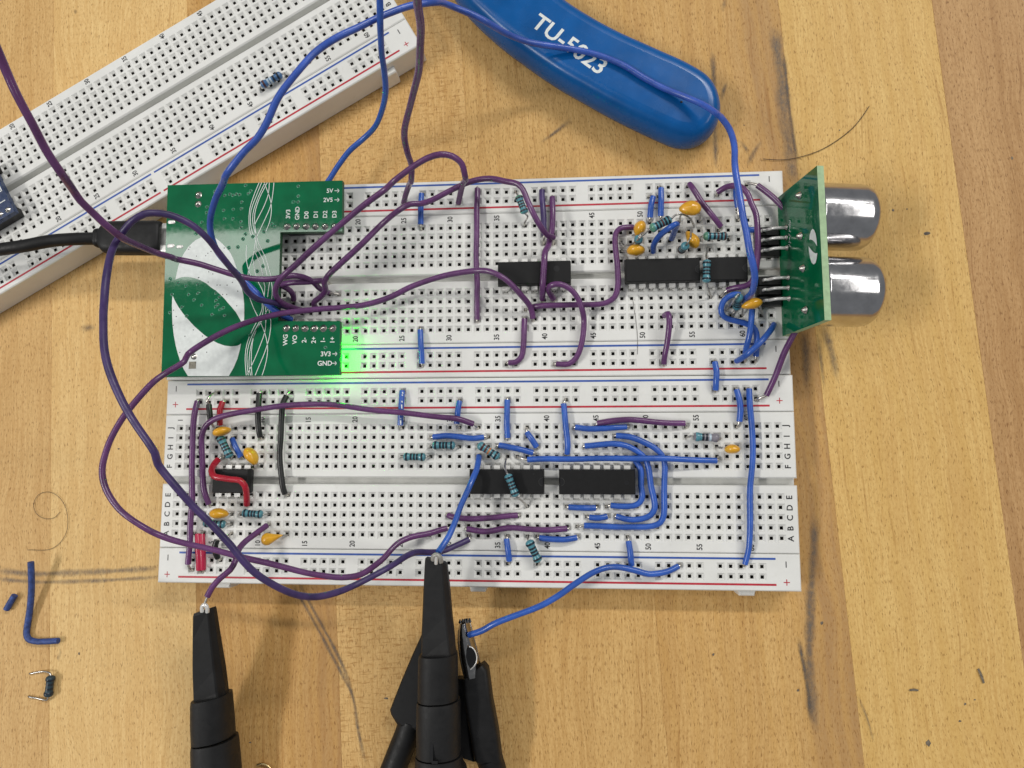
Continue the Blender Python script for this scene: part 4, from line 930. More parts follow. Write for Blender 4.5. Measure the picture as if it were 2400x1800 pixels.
for k, (r, seq) in enumerate([
        ('C3', [(1640, 55), (1560, 250), (1490, 480), (1475, 700), (1500, 880), (1560, 960)]), ('C3', [(1680, 55), (1590, 280), (1510, 500), (1500, 700), (1530, 860), (1580, 970)]),
        ('C3', [(1735, 55), (1620, 300), (1540, 560), (1545, 760), (1590, 900), (1640, 1060), (1740, 1260), (1830, 1560)]), ('C3', [(1772, 55), (1640, 320), (1570, 560), (1570, 740), (1590, 900), (1600, 1100), (1700, 1290), (1770, 1560)]),
        ('C3', [(1722, 55), (1800, 260), (1838, 420), (1830, 600), (1800, 720), (1740, 870)]), ('C3', [(1805, 55), (1790, 240), (1700, 480), (1590, 690), (1565, 760)]), ('C3', [(1880, 55), (1860, 250), (1820, 450), (1720, 680), (1650, 830), (1590, 960)]),
        ('C3', [(1585, 970), (1560, 1150), (1520, 1330), (1470, 1470), (1460, 1560)]), ('C3', [(1440, 1070), (1430, 1200), (1440, 1350), (1480, 1500), (1505, 1570)]), ('C3', [(1560, 1160), (1640, 1330), (1690, 1500), (1705, 1570)]), ('C3', [(1540, 1300), (1560, 1430), (1590, 1570)]),
        ('C4', [(1460, 60), (1560, 250), (1600, 380)]), ('C4', [(1560, 60), (1600, 200), (1590, 330)]), ('C4', [(1690, 30), (1660, 200), (1640, 360)]), ('C4', [(1700, 140), (1712, 260), (1700, 400)]),
        ('C4', [(1370, 360), (1430, 520), (1500, 660), (1545, 760), (1600, 900), (1640, 1080), (1635, 1230), (1600, 1400), (1558, 1530)]), ('C4', [(1560, 450), (1558, 540), (1500, 680), (1420, 840), (1350, 1000), (1315, 1150), (1305, 1300), (1322, 1530)]),
        ('C4', [(1590, 450), (1560, 640), (1480, 800), (1390, 980), (1342, 1150), (1332, 1300), (1352, 1530)]), ('C4', [(1640, 540), (1560, 700), (1450, 900), (1390, 1100), (1368, 1250), (1364, 1400), (1386, 1530)]), ('C4', [(1610, 500), (1615, 700), (1600, 880), (1530, 1080), (1440, 1300), (1340, 1510)]),
        ('C4', [(1660, 540), (1690, 720), (1670, 940), (1600, 1180), (1500, 1420), (1455, 1530)]), ('C4', [(1520, 760), (1430, 960), (1402, 1150), (1396, 1350), (1408, 1530)])]):
    silk_line(r, seq)
for s, r, x, y, sz, rot in [('3V3', 'T4', 1162, 375, 1.45, 90), ('GND', 'T4', 1241, 368, 1.45, 90), ('D0', 'T4', 1320, 382, 1.45, 90), ('D1', 'T4', 1401, 380, 1.45, 90), ('D2', 'T4', 1481, 376, 1.45, 90), ('D3', 'T4', 1562, 376, 1.45, 90),
                            ('5V', 'T4', 1524, 173, 1.45, 0), ('2V5', 'T4', 1507, 252, 1.45, 0), ('WG', 'T4', 1138, 1464, 1.5, 90), ('VO', 'T4', 1219, 1460, 1.5, 90), ('2-', 'T4', 1300, 1465, 1.5, 90), ('2+', 'T4', 1382, 1463, 1.5, 90), ('1-', 'T4', 1463, 1462, 1.5, 90), ('1+', 'T4', 1544, 1460, 1.5, 90),
                            ('3V3', 'T4', 1487, 1583, 1.55, 0), ('GND', 'B1', 1775, 50, 1.55, 0)]:
    text('printed_label', s, pt(r, x, y, zs + .002), sz * 1.13, rd(rot), M['silk'], dev)
for r, x, y, q in [('T4', 1583, 173, 1), ('T4', 1583, 252, 1), ('T4', 1565, 1583, 1), ('B1', 1873, 50, 1.2)]:
    u = 20 * q
    for seq in ([(x - u, y), (x + u, y)], [(x + u * .3, y - u * .8), (x + u, y)], [(x + u * .3, y + u * .8), (x + u, y)]):
        ribbon('printed_arrow', [pt(r, a, b, zs + .004) for a, b in seq], .17, M['silk'], dev)
# vias, solder, pads
VIA = [('C3', x, y) for x, y in [(1085, 265), (1165, 240), (1215, 262), (1270, 240), (1325, 250), (1465, 235), (1505, 190), (1358, 370), (1350, 478), (1420, 100), (920, 200), (795, 450), (790, 540), (1065, 505), (1222, 490), (1075, 640), (1215, 640), (1345, 690), (1345, 780), (710, 695), (1845, 725), (1890, 760), (1420, 890), (1380, 970), (1780, 1000), (1295, 1100), (1720, 850), (1610, 1490), (1705, 1410), (1540, 930), (620, 880), (2190, 370), (1150, 1110)]]
VIA += [('C4', x, y) for x, y in [(300, 150), (420, 195), (590, 165), (460, 320), (600, 300), (540, 400), (655, 480), (360, 510), (430, 640), (210, 320), (180, 590), (870, 410), (900, 470), (865, 500), (930, 545), (980, 520), (810, 620), (1000, 635), (870, 300), (920, 360), (185, 90), (1380, 930)]]
VIA += [('T4', x, y) for x, y in [(1250, 135), (1250, 220), (1210, 270), (1250, 270), (1485, 1528)]]
mb = MB()
for r, x, y in VIA:
    c = pt(r, x, y, ZP)
    ro, rm, ri = .54, .38, .22
    rings = [[c + Vector((q * math.cos(2 * math.pi * k / 14), q * math.sin(2 * math.pi * k / 14), h)) for k in range(14)] for q, h in ((ro, .01), (rm, .15), (ri, .06))]
    v, f, s = loft(rings, False, True)
    mb.add(v, f, 0, s)
    mb.add([p + Vector((0, 0, -.005)) for p in rings[2]], [tuple(range(14))], 1)
mb.build('via_field', [M['viagreen'], M['icdark']], dev, kind='stuff')
mb = MB()
for r, x, y in [('C3', 520, 1100), ('C3', 500, 1135), ('C3', 1075, 1115), ('C3', 810, 1200), ('C3', 860, 1170), ('C3', 625, 1245), ('C3', 775, 1240), ('C3', 825, 1500), ('C3', 890, 1535), ('C3', 665, 1590)] + [('C4', x, y) for x, y in [(605, 70), (752, 135), (885, 180), (930, 180), (1035, 180), (1115, 140), (1195, 270), (970, 320), (1030, 320), (1180, 490), (235, 555), (275, 650), (230, 780), (530, 850), (405, 945), (668, 942), (328, 1188), (730, 1183)]]:
    c = pt(r, x, y, zs + .006)
    mb.add([c + Vector((.15 * math.cos(2 * math.pi * k / 10), .15 * math.sin(2 * math.pi * k / 10), 0)) for k in range(10)], [tuple(range(10))], 0)
mb.build('via_openings', [M['icdark']], dev, kind='stuff')
def solder_blob(c, r, h, parent, name='solder_joint', seed=0, mat='solder', ry=None):
    rnd = random.Random(seed)
    v, f = [], []
    nr = 14
    rings = []
    for q, hh in ((1.0, .0), (.92, .12), (.62, .40), (.42, .85), (.25, 1.0)):
        rings.append([c + Vector((r * q * (1 + .14 * (rnd.random() - .5)) * math.cos(2 * math.pi * k / nr), (ry or r) * q * (1 + .14 * (rnd.random() - .5)) * math.sin(2 * math.pi * k / nr), h * hh)) for k in range(nr)])
    v, f, s = loft(rings, False, True)
    f.append(tuple(range(4 * nr, 5 * nr))); s.append(True)
    return mk(name, v, f, M[mat], parent, sm=s)
for k in range(6):
    solder_blob(pt('T4', 1152 + 82 * k, 482, ZP), .98, .9, dev, seed=k)
    solder_blob(pt('T4', 1145 + 80.5 * k, 1362, ZP), .98, .8, dev, seed=k + 20)
solder_blob(pt('T4', 388, 210, ZP), 1.0, .8, dev, seed=41)
solder_blob(pt('T4', 385, 288, ZP), .95, .6, dev, seed=42)
solder_blob(pt('C4', 540, 1250, ZP), .9, .4, dev, seed=43)
c = pt('C4', 518, 1378, ZP)
mb = MB(); mb.box(c.x - .95, c.y - .95, ZP + .02, c.x + .95, c.y + .95, ZP + .12)
mb.build('test_pad', [metal('dull_pad', (.20, .19, .16), .35)], dev)
for x, y, a, b_ in [(155, 445, 1.05, .5), (148, 650, 1.1, .55), (226, 657, 1.0, .45)]:
    c = pt('T4', x, y, ZP)
    v, f, s = loft([rrect(c + Vector((0, 0, h)), Vector((1, 0, 0)), Vector((0, 1, 0)), a * q, b_ * q, b_ * q * .95, 4) for q, h in ((1, .01), (.9, .16), (.6, .20))], True, True)
    mk('anchor_pad', v, f, M['tin'], dev, sm=s)
# pin headers under the board and the USB receptacle
for row in ('J', 'A'):
    mb = MB()
    h0, h1 = hole('A', 13, row), hole('A', 18, row)
    mb.box(h0.x - 1.27, h0.y - 1.25, BT + .05, h1.x + 1.27, h0.y + 1.25, ZP - 1.61)
    mb.build('pin_header', [M['blackheader']], dev)
pu = at(386, 560, 11.5)
mb = MB()
v, f, s = loft([rrect(Vector((x, pu.y, 11.0)), Vector((0, 1, 0)), Vector((0, 0, 1)), hw, 1.5, 1.0, 4) for x, hw in ((pu.x - 1.9, 4.4), (pu.x + 5.0, 4.4))], True, True)
mk('receptacle_shell', v, f, M['tin'], dev, sm=s)
# the lit green indicator on the underside, at the right edge
lp = at(797, 832, ZP - 2.1)
lp = Vector((lp.x - .6, lp.y - .4, BT + 1.25))
mb = MB(); mb.box(lp.x - .5, lp.y - .8, lp.z - .35, lp.x + .5, lp.y + .8, lp.z + .35)
m, nt, b = nodes('green_indicator')
b.inputs['Base Color'].default_value = (.1, .9, .2, 1)
b.inputs['Emission Color'].default_value = (.0, 1.0, .0005, 1)
b.inputs['Emission Strength'].default_value = 240
mb.build('indicator_lamp', [m], dev)

# ------------------------------------------------------------------ USB cable
zc = 11.4
cab = empty('usb_cable', pt('C1', 1100, 900, 0), label='black cable with moulded plug pushed into the green board', cat='cable')
P = spline([pt('C1', -500, 1120, 15), pt('C1', -200, 1068, 15), pt('C1', 0, 1030, 15), pt('C1', 300, 985, 15), pt('C1', 600, 928, 14), pt('C1', 900, 905, 13), pt('C1', 1160, 900, zc)], 2)
v, f, s = tube_geo(P, 1.72, 16)
mk('cable_jacket', v, f, M['rubber'], cab, sm=s)
Yv, Zv = Vector((0, 1, 0)), Vector((0, 0, 1))
ax0, ax1 = pt('C1', 1130, 898, zc), pt('C1', 1925, 895, zc)
dx = (ax1 - ax0)
side_v = Vector((-dx.y, dx.x, 0)).normalized()
secs = []
for t, hw, hh in ((0, 1.9, 1.8), (.02, 2.5, 2.1), (.055, 2.6, 2.2), (.075, 2.25, 2.0), (.10, 2.9, 2.3), (.15, 4.1, 2.6), (.20, 4.55, 2.75), (.5, 4.6, 2.8), (.88, 4.65, 2.8), (.96, 4.5, 2.7), (.995, 4.0, 2.4), (1, 3.6, 2.1)):
    secs.append(rrect(ax0 + dx * t, side_v, Zv, hw, hh, min(hw, hh) * .75, 5))
v, f, s = loft(secs, True, True)
mk('plug_overmould', v, f, M['rubber'], cab, sm=s)
secs = [rrect(ax1 + dx.normalized() * t, side_v, Zv, 3.3, 1.1, .9, 4) for t in (-.5, 1.6)]
v, f, s = loft(secs, True, True)
mk('plug_shell', v, f, M['tin'], cab, sm=s)

# ------------------------------------------------------------------ ultrasonic sensor on edge
sen = empty('ultrasonic_sensor', at(1840, 640, BT), label='ultrasonic sensor standing on edge with two silver transducer cans', cat='sensor')
b1, b2 = at(1822, 464, 9.4), at(1834, 788, 9.4)
t1, t2 = at(1914.7, 388, 29), at(1932.8, 750, 29)
nrm = (b2 - b1).cross(t1 - b1).normalized()
if nrm.x < 0: nrm = -nrm
th = nrm * 1.6
fr = [b1, b2, t2, t1]; bk = [p + th for p in fr]
mb = MB()
mb.add(fr, [(0, 1, 2, 3)], 0); mb.add(bk, [(3, 2, 1, 0)], 0)
for k in range(4):
    k2 = (k + 1) % 4
    mb.add([fr[k], fr[k2], bk[k2], bk[k]], [(3, 2, 1, 0)], 1)
mb.build('printed_board', [M['pcb2'], M['fr4']], sen)
def onb(r, x, y, lift=.05):
    return on_plane(*px(r, x, y), b1, nrm) - nrm * lift
def bpoly(name, r, seq, mat, lift=.05):
    P = [onb(r, x, y, lift) for x, y in seq]
    return mk(name, P, [tuple(range(len(P)))], mat, sen)
bpoly('logo_crescent', 'T7', [(873, 895), (876, 845), (890, 800), (906, 780), (922, 790), (938, 830), (948, 890), (953, 960), (944, 945), (925, 915), (903, 896), (884, 890)], M['silk'])
bpoly('logo_crescent', 'T7', [(866, 960), (868, 1010), (880, 1080), (896, 1130), (918, 1150), (938, 1132), (950, 1085), (956, 1030), (938, 1034), (915, 1022), (895, 1000), (876, 975)], M['silk'])
for k, (r, x, y) in enumerate([('T7', 770, 435), ('T7', 780, 855), ('T7', 805, 1190), ('T7', 832, 1622)]):
    c = onb(r, x, y, 0)
    u = Vector((0, 1, 0)); w2 = nrm.cross(u).normalized()
    rings = [[c + (u * math.cos(2 * math.pi * i / 12) + w2 * math.sin(2 * math.pi * i / 12)) * q - nrm * h for i in range(12)] for q, h in ((.95, .02), (.85, .2), (.5, .7), (.3, 1.0))]
    v, f, s = loft(rings, True, True)
    mk('solder_joint', v, f, M['solder'], sen, sm=s)
ux = (b2 - b1).normalized(); uy = (t1 - b1).normalized()
for r, pins_, ys in (('T7', [(632, 768), (632, 872), (640, 978)], None), ('T7', [(652, 1287), (652, 1392), (662, 1502)], None)):
    cs = []
    for x, y in pins_:
        c = onb(r, x, y, 0)
        k = Vector((-1, 0, 0))
        rings = []
        P = spline([c + nrm * 1.2, c - nrm * .2, c + k * 1.6 + Vector((0, 0, .15)), c + k * 3.2 + Vector((0, 0, -.15)), c + k * 4.7 + Vector((0, 0, -1.6)), Vector((c.x - 5.3, c.y, 12)), Vector((c.x - 5.5, c.y, 9)), Vector((c.x - 5.5, c.y, 5.5))], .4)
        v, f, s = tube_geo(P, .40, 8)
        mk('pin', v, f, M['tin'], sen, sm=s)
        u = Vector((0, 1, 0)); w2 = nrm.cross(u).normalized()
        rg = [[c + (u * math.cos(2 * math.pi * i / 12) + w2 * math.sin(2 * math.pi * i / 12)) * q - nrm * h for i in range(12)] for q, h in ((.75, .02), (.62, .25), (.42, .6))]
        v, f, s = loft(rg, True, True)
        mk('solder_joint', v, f, M['solder'], sen, sm=s)
        cs.append(c)
    ya, yb = max(c.y for c in cs) + 1.3, min(c.y for c in cs) - 1.3
    xm = cs[1].x
    mb = MB()
    for i, c in enumerate(cs):
        q = 1.22
        secs = [[Vector((xm - dx1, c.y - q * g_, z)), Vector((xm - dx0, c.y - q * g_, z)), Vector((xm - dx0, c.y + q * g_, z)), Vector((xm - dx1, c.y + q * g_, z))] for dx1, dx0, g_, z in ((6.9, .9, .9, BT + .05), (6.9, .9, 1, BT + .5), (6.9, .9, 1, BT + 2.1), (6.4, 1.2, .85, BT + 2.6))]
        v, f, s = loft(secs, True, False)
        mb.add(v, f, 0, s)
        secs = [[Vector((x, c.y - q * g_, zc_ - hz)), Vector((x, c.y + q * g_, zc_ - hz)), Vector((x, c.y + q * g_, zc_ + hz)), Vector((x, c.y - q * g_, zc_ + hz))] for x, g_, hz, zc_ in ((xm - 3.8, .9, 1.0, BT + 1.4), (xm - 2.0, .9, 1.0, BT + 1.4))]
    mb.build('pin_header', [M['blackheader']], sen)
for y, lab in ((504, 'far'), (680, 'near')):
    c0 = at(1935 if y < 600 else 1946, y, 19.4)
    base = Vector(((b1.x + t1.x) / 2 + .3, c0.y, 19.2)) + th
    u = Vector((0, 1, 0)); w2 = nrm.cross(u).normalized()
    q_ = 1.0 if y < 600 else 1.045
    prof = [(d_, r_ * q_) for d_, r_ in [(0, 8.25), (.5, 8.3), (.9, 8.08), (1.2, 8.08), (12.6, 8.08), (13.8, 7.93), (14.7, 7.45), (15.2, 6.8), (15.2, 5.9), (14.6, 5.8)]]
    rings = [[base + nrm * d_ + (u * math.cos(2 * math.pi * i / 40) + w2 * math.sin(2 * math.pi * i / 40)) * q for i in range(40)] for d_, q in prof]
    v, f, s = loft(rings, True, True)
    o = mk('transducer_can', v, f, M['can'], sen, sm=s)
    rings = [[base + nrm * 14.62 + (u * math.cos(2 * math.pi * i / 40) + w2 * math.sin(2 * math.pi * i / 40)) * q for i in range(40)] for q in (5.78, .5)]
    v, f, s = loft(rings, False, True); f.append(tuple(range(40, 80))); s.append(True)
    mk('mesh_grille', v, f, M['icdark'], o, sm=s)
rnd = random.Random(5)
for k, y in enumerate((705, 735, 765, 800, 845, 880, 915, 955)):
    q = [onb('T7', 668 + rnd.uniform(-7, 7) + (8 if i_ % 2 else -6), y + i_ * 8 - 12, .06) for i_ in range(4)]
    v, f, s_ = tube_geo(q, .07, 5)
    mk('printed_mark', v, f, M['silk'], sen, sm=s_)

# ------------------------------------------------------------------ blue tool handle
tool = None
HZ = 10.4
outl = [px('T3', x, y) for x, y in [(-420, -620), (640, -240), (820, -110), (970, -5), (1100, 88), (1300, 208), (1450, 285), (1600, 352), (1740, 415), (1870, 472), (1980, 530), (2070, 590), (2130, 665), (2162, 750), (2170, 840), (2148, 930), (2100, 1005), (2030, 1055), (1950, 1078), (1850, 1072), (1750, 1035), (1620, 975), (1450, 893), (1300, 815), (1150, 730), (1000, 645), (850, 548), (700, 442), (560, 338), (430, 225), (320, 120), (220, 5), (100, -150), (-700, -420)]]
zm = 5.0
Pm = [at(x, y, zm) for x, y in outl]
a_ = sum(Pm[i].x * Pm[(i + 1) % len(Pm)].y - Pm[(i + 1) % len(Pm)].x * Pm[i].y for i in range(len(Pm)))
if a_ < 0: Pm = Pm[::-1]
def resample(P, step):
    P = spline(P + [P[0]], step)[:-1]
    return P
Pm = resample(Pm, 2.2)
nP = len(Pm)
NORM = []
for i in range(nP):
    d = (Pm[(i + 2) % nP] - Pm[(i - 2) % nP]).normalized()
    NORM.append(Vector((d.y, -d.x, 0)))
rings = []
for ins, z in ((2.6, .15), (1.4, .35), (.5, 1.5), (.1, 3.2), (0, 4.9), (.15, 6.6), (.65, 8.2), (1.4, 9.4), (2.3, 10.05), (3.2, 10.33), (4.0, HZ)):
    rings.append([Vector((p.x, p.y, z)) - n_ * ins for p, n_ in zip(Pm, NORM)])
v, f, s = loft(rings, True, True)
s[-1] = True
tool = mk('hand_tool', v, f, M['handle'], None, sm=s, label='rounded blue tool handle with white lettering lying at the top', cat='tool')
tp0, tp1 = pt('T3', 815, 150, HZ), pt('T3', 1300, 500, HZ)
tx = (tp1 - tp0).normalized(); ty = Vector((-tx.y, tx.x, 0))
tv, tf = text_geo('TU-5023')
tw = max(a.x for a in tv) * 2
Lw = (tp1 - tp0).length + 1.2
hgt = 6.3
text_plane('raised_lettering', 'TU-5023', (tp0 + tp1) / 2 + Vector((0, 0, .05)), tx * (Lw / tw), ty * hgt, 1, M['silk'], tool)
c = pt('T3', 1887, 755, HZ + .03)
mk('hang_hole', [c + Vector((.34 * math.cos(2 * math.pi * k / 14), .34 * math.sin(2 * math.pi * k / 14), 0)) for k in range(14)], [tuple(range(14))], M['icdark'], tool)

# ------------------------------------------------------------------ scope probes and the ground clip
def facet_loft(r, rows, name, mat, parent):
    S = [(-1, -.55), (-1, .45), (-.88, .62), (.58, .62), (.70, .56), (1, .10), (1, -.55), (.75, -.8), (-.75, -.8)]
    secs = []
    for xl, yl, xr, yr, z, rnd_ in rows:
        A, B = pt(r, xl, yl, z), pt(r, xr, yr, z)
        c = (A + B) / 2
        u = (B - A); hw = u.length / 2; u.normalize()
        ring = []
        for a, b in S:
            an = math.atan2(b, a)
            q = Vector((a, b)) * (1 - rnd_) + Vector((math.cos(an), math.sin(an))) * rnd_
            ring.append(c + u * (hw * q.x) + Vector((0, 0, hw * q.y)))
        secs.append(ring[::-1])
    v, f, s = loft(secs, True, False)
    return mk(name, v, f, M[mat], parent, sm=s)
def axis_loft(r, rows, name, mat, parent, hfac=1.0, n=6, rr=.85, flat=None):
    """rows: (xl, yl, xr, yr, z) left and right silhouette points at each station and the centre height"""
    secs = []
    for row in rows:
        xl, yl, xr, yr, z = row[:5]
        A, B = pt(r, xl, yl, z), pt(r, xr, yr, z)
        c = (A + B) / 2
        u = (B - A); hw = u.length / 2; u.normalize()
        hh = hw * (row[5] if len(row) > 5 else hfac)
        secs.append(rrect(c, u, Vector((0, 0, 1)), hw, hh, min(hw, hh) * rr, n))
    v, f, s = loft(secs, True, True)
    return mk(name, v, f, M[mat], parent, sm=s)
pl = empty('scope_probe', pt('B6', 300, 1000, 0), label='black probe clip at lower left gripping the purple wire', cat='probe', group='black oscilloscope probes')
facet_loft('B6', [(164, 238, 277, 202, 18, 0), (160, 258, 281, 218, 17.8, 0), (160, 400, 306, 400, 15.8, 0), (161, 600, 338, 600, 13.2, .2), (163, 745, 360, 738, 11.4, .7), (163, 800, 370, 790, 10.8, 1)], 'nose', 'probe', pl)
axis_loft('B6', [(152, 800, 382, 756, 11), (149, 830, 386, 800, 10.6), (150, 960, 398, 950, 9.2), (155, 1075, 402, 1030, 8)], 'sleeve', 'probe', pl, 1.0)
axis_loft('B6', [(157, 1082, 418, 1042, 7.8), (153, 1110, 423, 1075, 7.5), (157, 1250, 438, 1245, 6.2), (160, 1420, 450, 1420, 6)], 'barrel', 'probe', pl, 1.0)
v, f, s = tube_geo(spline([pt('B6', 238, 235, 19.6), pt('B6', 236, 205, 20), pt('B6', 222, 186, 20.2), pt('B6', 205, 196, 20), pt('B6', 204, 232, 19.6)], .5), .5, 8)
mk('hook', v, f, M['tin'], pl, sm=s)
pm = empty('scope_probe', pt('D2', 430, 1200, 0), label='black probe clip in the middle hooked to the blue lead', cat='probe', group='black oscilloscope probes')
facet_loft('D2', [(347, 222, 480, 258, 21, 0), (344, 240, 486, 266, 20.8, 0), (336, 420, 502, 420, 19.5, 0), (328, 620, 520, 620, 18.2, .1), (318, 760, 540, 760, 17.2, .5), (312, 890, 555, 880, 16.4, 1)], 'nose', 'probe', pm)
axis_loft('D2', [(303, 884, 556, 872, 16.5), (299, 905, 557, 890, 16.3), (296, 1050, 560, 1040, 15.2), (294, 1190, 562, 1180, 14.2)], 'sleeve', 'probe', pm, 1.0)
axis_loft('D2', [(290, 1198, 570, 1190, 14.1), (286, 1240, 576, 1225, 13.9), (285, 1400, 577, 1400, 12.8), (285, 1560, 578, 1560, 11.8)], 'barrel', 'probe', pm, 1.0)
axis_loft('D2', [(280, 1568, 588, 1568, 11.7), (278, 1620, 592, 1620, 11.4), (270, 1660, 615, 1660, 11.1), (262, 1760, 640, 1760, 10.6)], 'grip_flange', 'probe', pm, 1.0)
zsl = 12.6 + 5.35
sl = []
mb = MB()
for x0_, y0_, x1_, y1_ in ((372, 1405, 420, 1424), (372, 1424, 392, 1612), (392, 1478, 422, 1496), (384, 1612, 424, 1632)):
    q = [pt('D2', x0_, y1_, zsl), pt('D2', x1_, y1_, zsl), pt('D2', x1_, y0_, zsl), pt('D2', x0_, y0_, zsl)]
    lo = [p - Vector((0, 0, 1.2)) for p in q]
    mb.add(q + lo, [(0, 1, 2, 3), (0, 4, 5, 1), (1, 5, 6, 2), (2, 6, 7, 3), (3, 7, 4, 0)])
mb.build('slot', [M['icdark']], pm)
v, f, s = tube_geo(spline([pt('D2', 445, 250, 27), pt('D2', 440, 222, 23.6), pt('D2', 420, 206, 28.4), pt('D2', 398, 212, 28.2), pt('D2', 394, 236, 27.4)], .5), [.8] * 40, 8) if False else tube_geo(spline([pt('D2', 446, 252, 22.6), pt('D2', 440, 222, 23.6), pt('D2', 420, 207, 24.0), pt('D2', 400, 213, 23.8), pt('D2', 394, 238, 23.0)], .5), .62, 8)
mk('hook', v, f, M['hookgrey'], pm, sm=s)
v, f, s = tube_geo([pt('D2', 416, 215, 24.2), pt('D2', 414, 240, 23.8), pt('D2', 413, 266, 23.2)], .42, 8)
mk('hook_pin', v, f, M['tin'], pm, sm=s)
# ground clip: metal jaws and rubber boot
gc = empty('alligator_clip', pt('D2', 700, 1200, 0), label='alligator clip with bare steel jaws in a black boot holding the blue lead', cat='clip')
jaw = [(575, 665, 640, 655, 11), (562, 720, 652, 700, 11), (560, 800, 672, 780, 10.6), (572, 900, 698, 880, 10.2), (592, 1000, 722, 985, 9.8), (602, 1040, 728, 1015, 9.6)]
secs = []
for xl, yl, xr, yr, z in jaw:
    A, B = pt('D2', xl, yl, z), pt('D2', xr, yr, z)
    c = (A + B) / 2; u = (B - A); hw = u.length / 2; u.normalize()
    ring = []
    for k in range(9): 
        a = math.pi * k / 8
        ring.append(c + u * (hw * math.cos(a)) + Vector((0, 0, 3.0 * math.sin(a))))
    for k in range(8, -1, -1):
        a = math.pi * k / 8
        ring.append(c + u * ((hw - .5) * math.cos(a)) + Vector((0, 0, 2.45 * math.sin(a))))
    secs.append(ring)
v, f, s = loft(secs, True, True)
mk('upper_jaw', v, f, M['steel'], gc, sm=s)
v, f, s = loft([[Vector((p.x, p.y, 2 * z_ - p.z - .8)) for p in ring][::-1] for ring, z_ in zip(secs, [q[4] for q in jaw])], True, True)
mk('lower_jaw', v, f, M['steel'], gc, sm=s)
wn = [pt('D2', x, y, 13.5 - (y - 800) * .003) for x, y in [(640, 830), (660, 835), (680, 860), (692, 895), (690, 930), (675, 960), (650, 985), (630, 950), (618, 900), (622, 860)]]
mk('jaw_window', [p + Vector((0, 0, .25)) for p in wn][::-1], [tuple(range(10))], M['icdark'], gc)
v, f, s = tube_geo(spline([p + Vector((0, 0, .3)) for p in wn[:7]], .6), .16, 6)
mk('window_rim', v, f, M['tin'], gc, sm=s)
for k in range(5):
    t = k / 4
    p = pt('D2', 578 + t * 66, 668 - t * 8, 13)
    v, f, s = loft([[p + Vector((.45 * math.cos(2 * math.pi * i / 4), .45 * math.sin(2 * math.pi * i / 4), 0)) for i in range(4)], [p + Vector((.1 * math.cos(2 * math.pi * i / 4), .9 + .1 * math.sin(2 * math.pi * i / 4), .3)) for i in range(4)]], True, False)
    mk('jaw_tooth', v, f, M['steel'], gc, sm=s)
axis_loft('D2', [(606, 1042, 742, 938, 9.6), (604, 1060, 772, 975, 9.4), (616, 1200, 800, 1190, 8.4), (650, 1400, 838, 1390, 7.4), (680, 1585, 862, 1580, 6.4), (700, 1605, 868, 1600, 6.2)], 'boot', 'rubber', gc, .85, rr=.45)
axis_loft('D2', [(560, 1040, 612, 1040, 4.5), (566, 1300, 640, 1290, 4.2), (576, 1535, 670, 1540, 4), (600, 1560, 690, 1592, 4)], 'boot_skirt', 'rubber', gc, 1.5, rr=.5)
P = spline([pt('D2', 770, 1570, 6), pt('D2', 800, 1660, 5), pt('D2', 815, 1760, 4), pt('D2', 830, 1860, 3.6)], 2)
v, f, s = tube_geo(P, 3.4, 14); mk('lead_wire', v, f, M['rubber'], gc, sm=s)
g2 = empty('ground_lead', pt('D2', 220, 1200, 0), label='black wedge shaped boot and cable behind the middle probe', cat='cable')
mb = MB()
prof = [(322, 735), (255, 880), (182, 1052), (118, 1215), (104, 1252), (112, 1288), (150, 1350), (182, 1374), (240, 1392), (330, 1400), (420, 1380), (420, 735)]
for z_, ins in ():
    pass
Pq = [pt('D2', x, y, 5) for x, y in prof]
cq = sum(Pq, Vector()) / len(Pq)
secs = [[Vector((p.x + (cq.x - p.x) * k_, p.y + (cq.y - p.y) * k_, z_)) for p in Pq] for z_, k_ in ((.3, .10), (1.0, .03), (2, 0), (5.2, 0), (6.4, .04), (6.9, .14))]
secs = [sct[::-1] for sct in secs] if sum(Pq[i].x * Pq[(i + 1) % len(Pq)].y - Pq[(i + 1) % len(Pq)].x * Pq[i].y for i in range(len(Pq))) < 0 else secs
v, f, s = loft(secs, True, False)
mk('boot', v, f, M['rubber'], g2, sm=s)
P = spline([pt('D2', 245, 1330, 3.8), pt('D2', 220, 1420, 3.7), pt('D2', 180, 1520, 3.6), pt('D2', 125, 1660, 3.5), pt('D2', 60, 1820, 3.4)], 2)
v, f, s = tube_geo(P, 3.3, 14); mk('cable_jacket', v, f, M['rubber'], g2, sm=s)

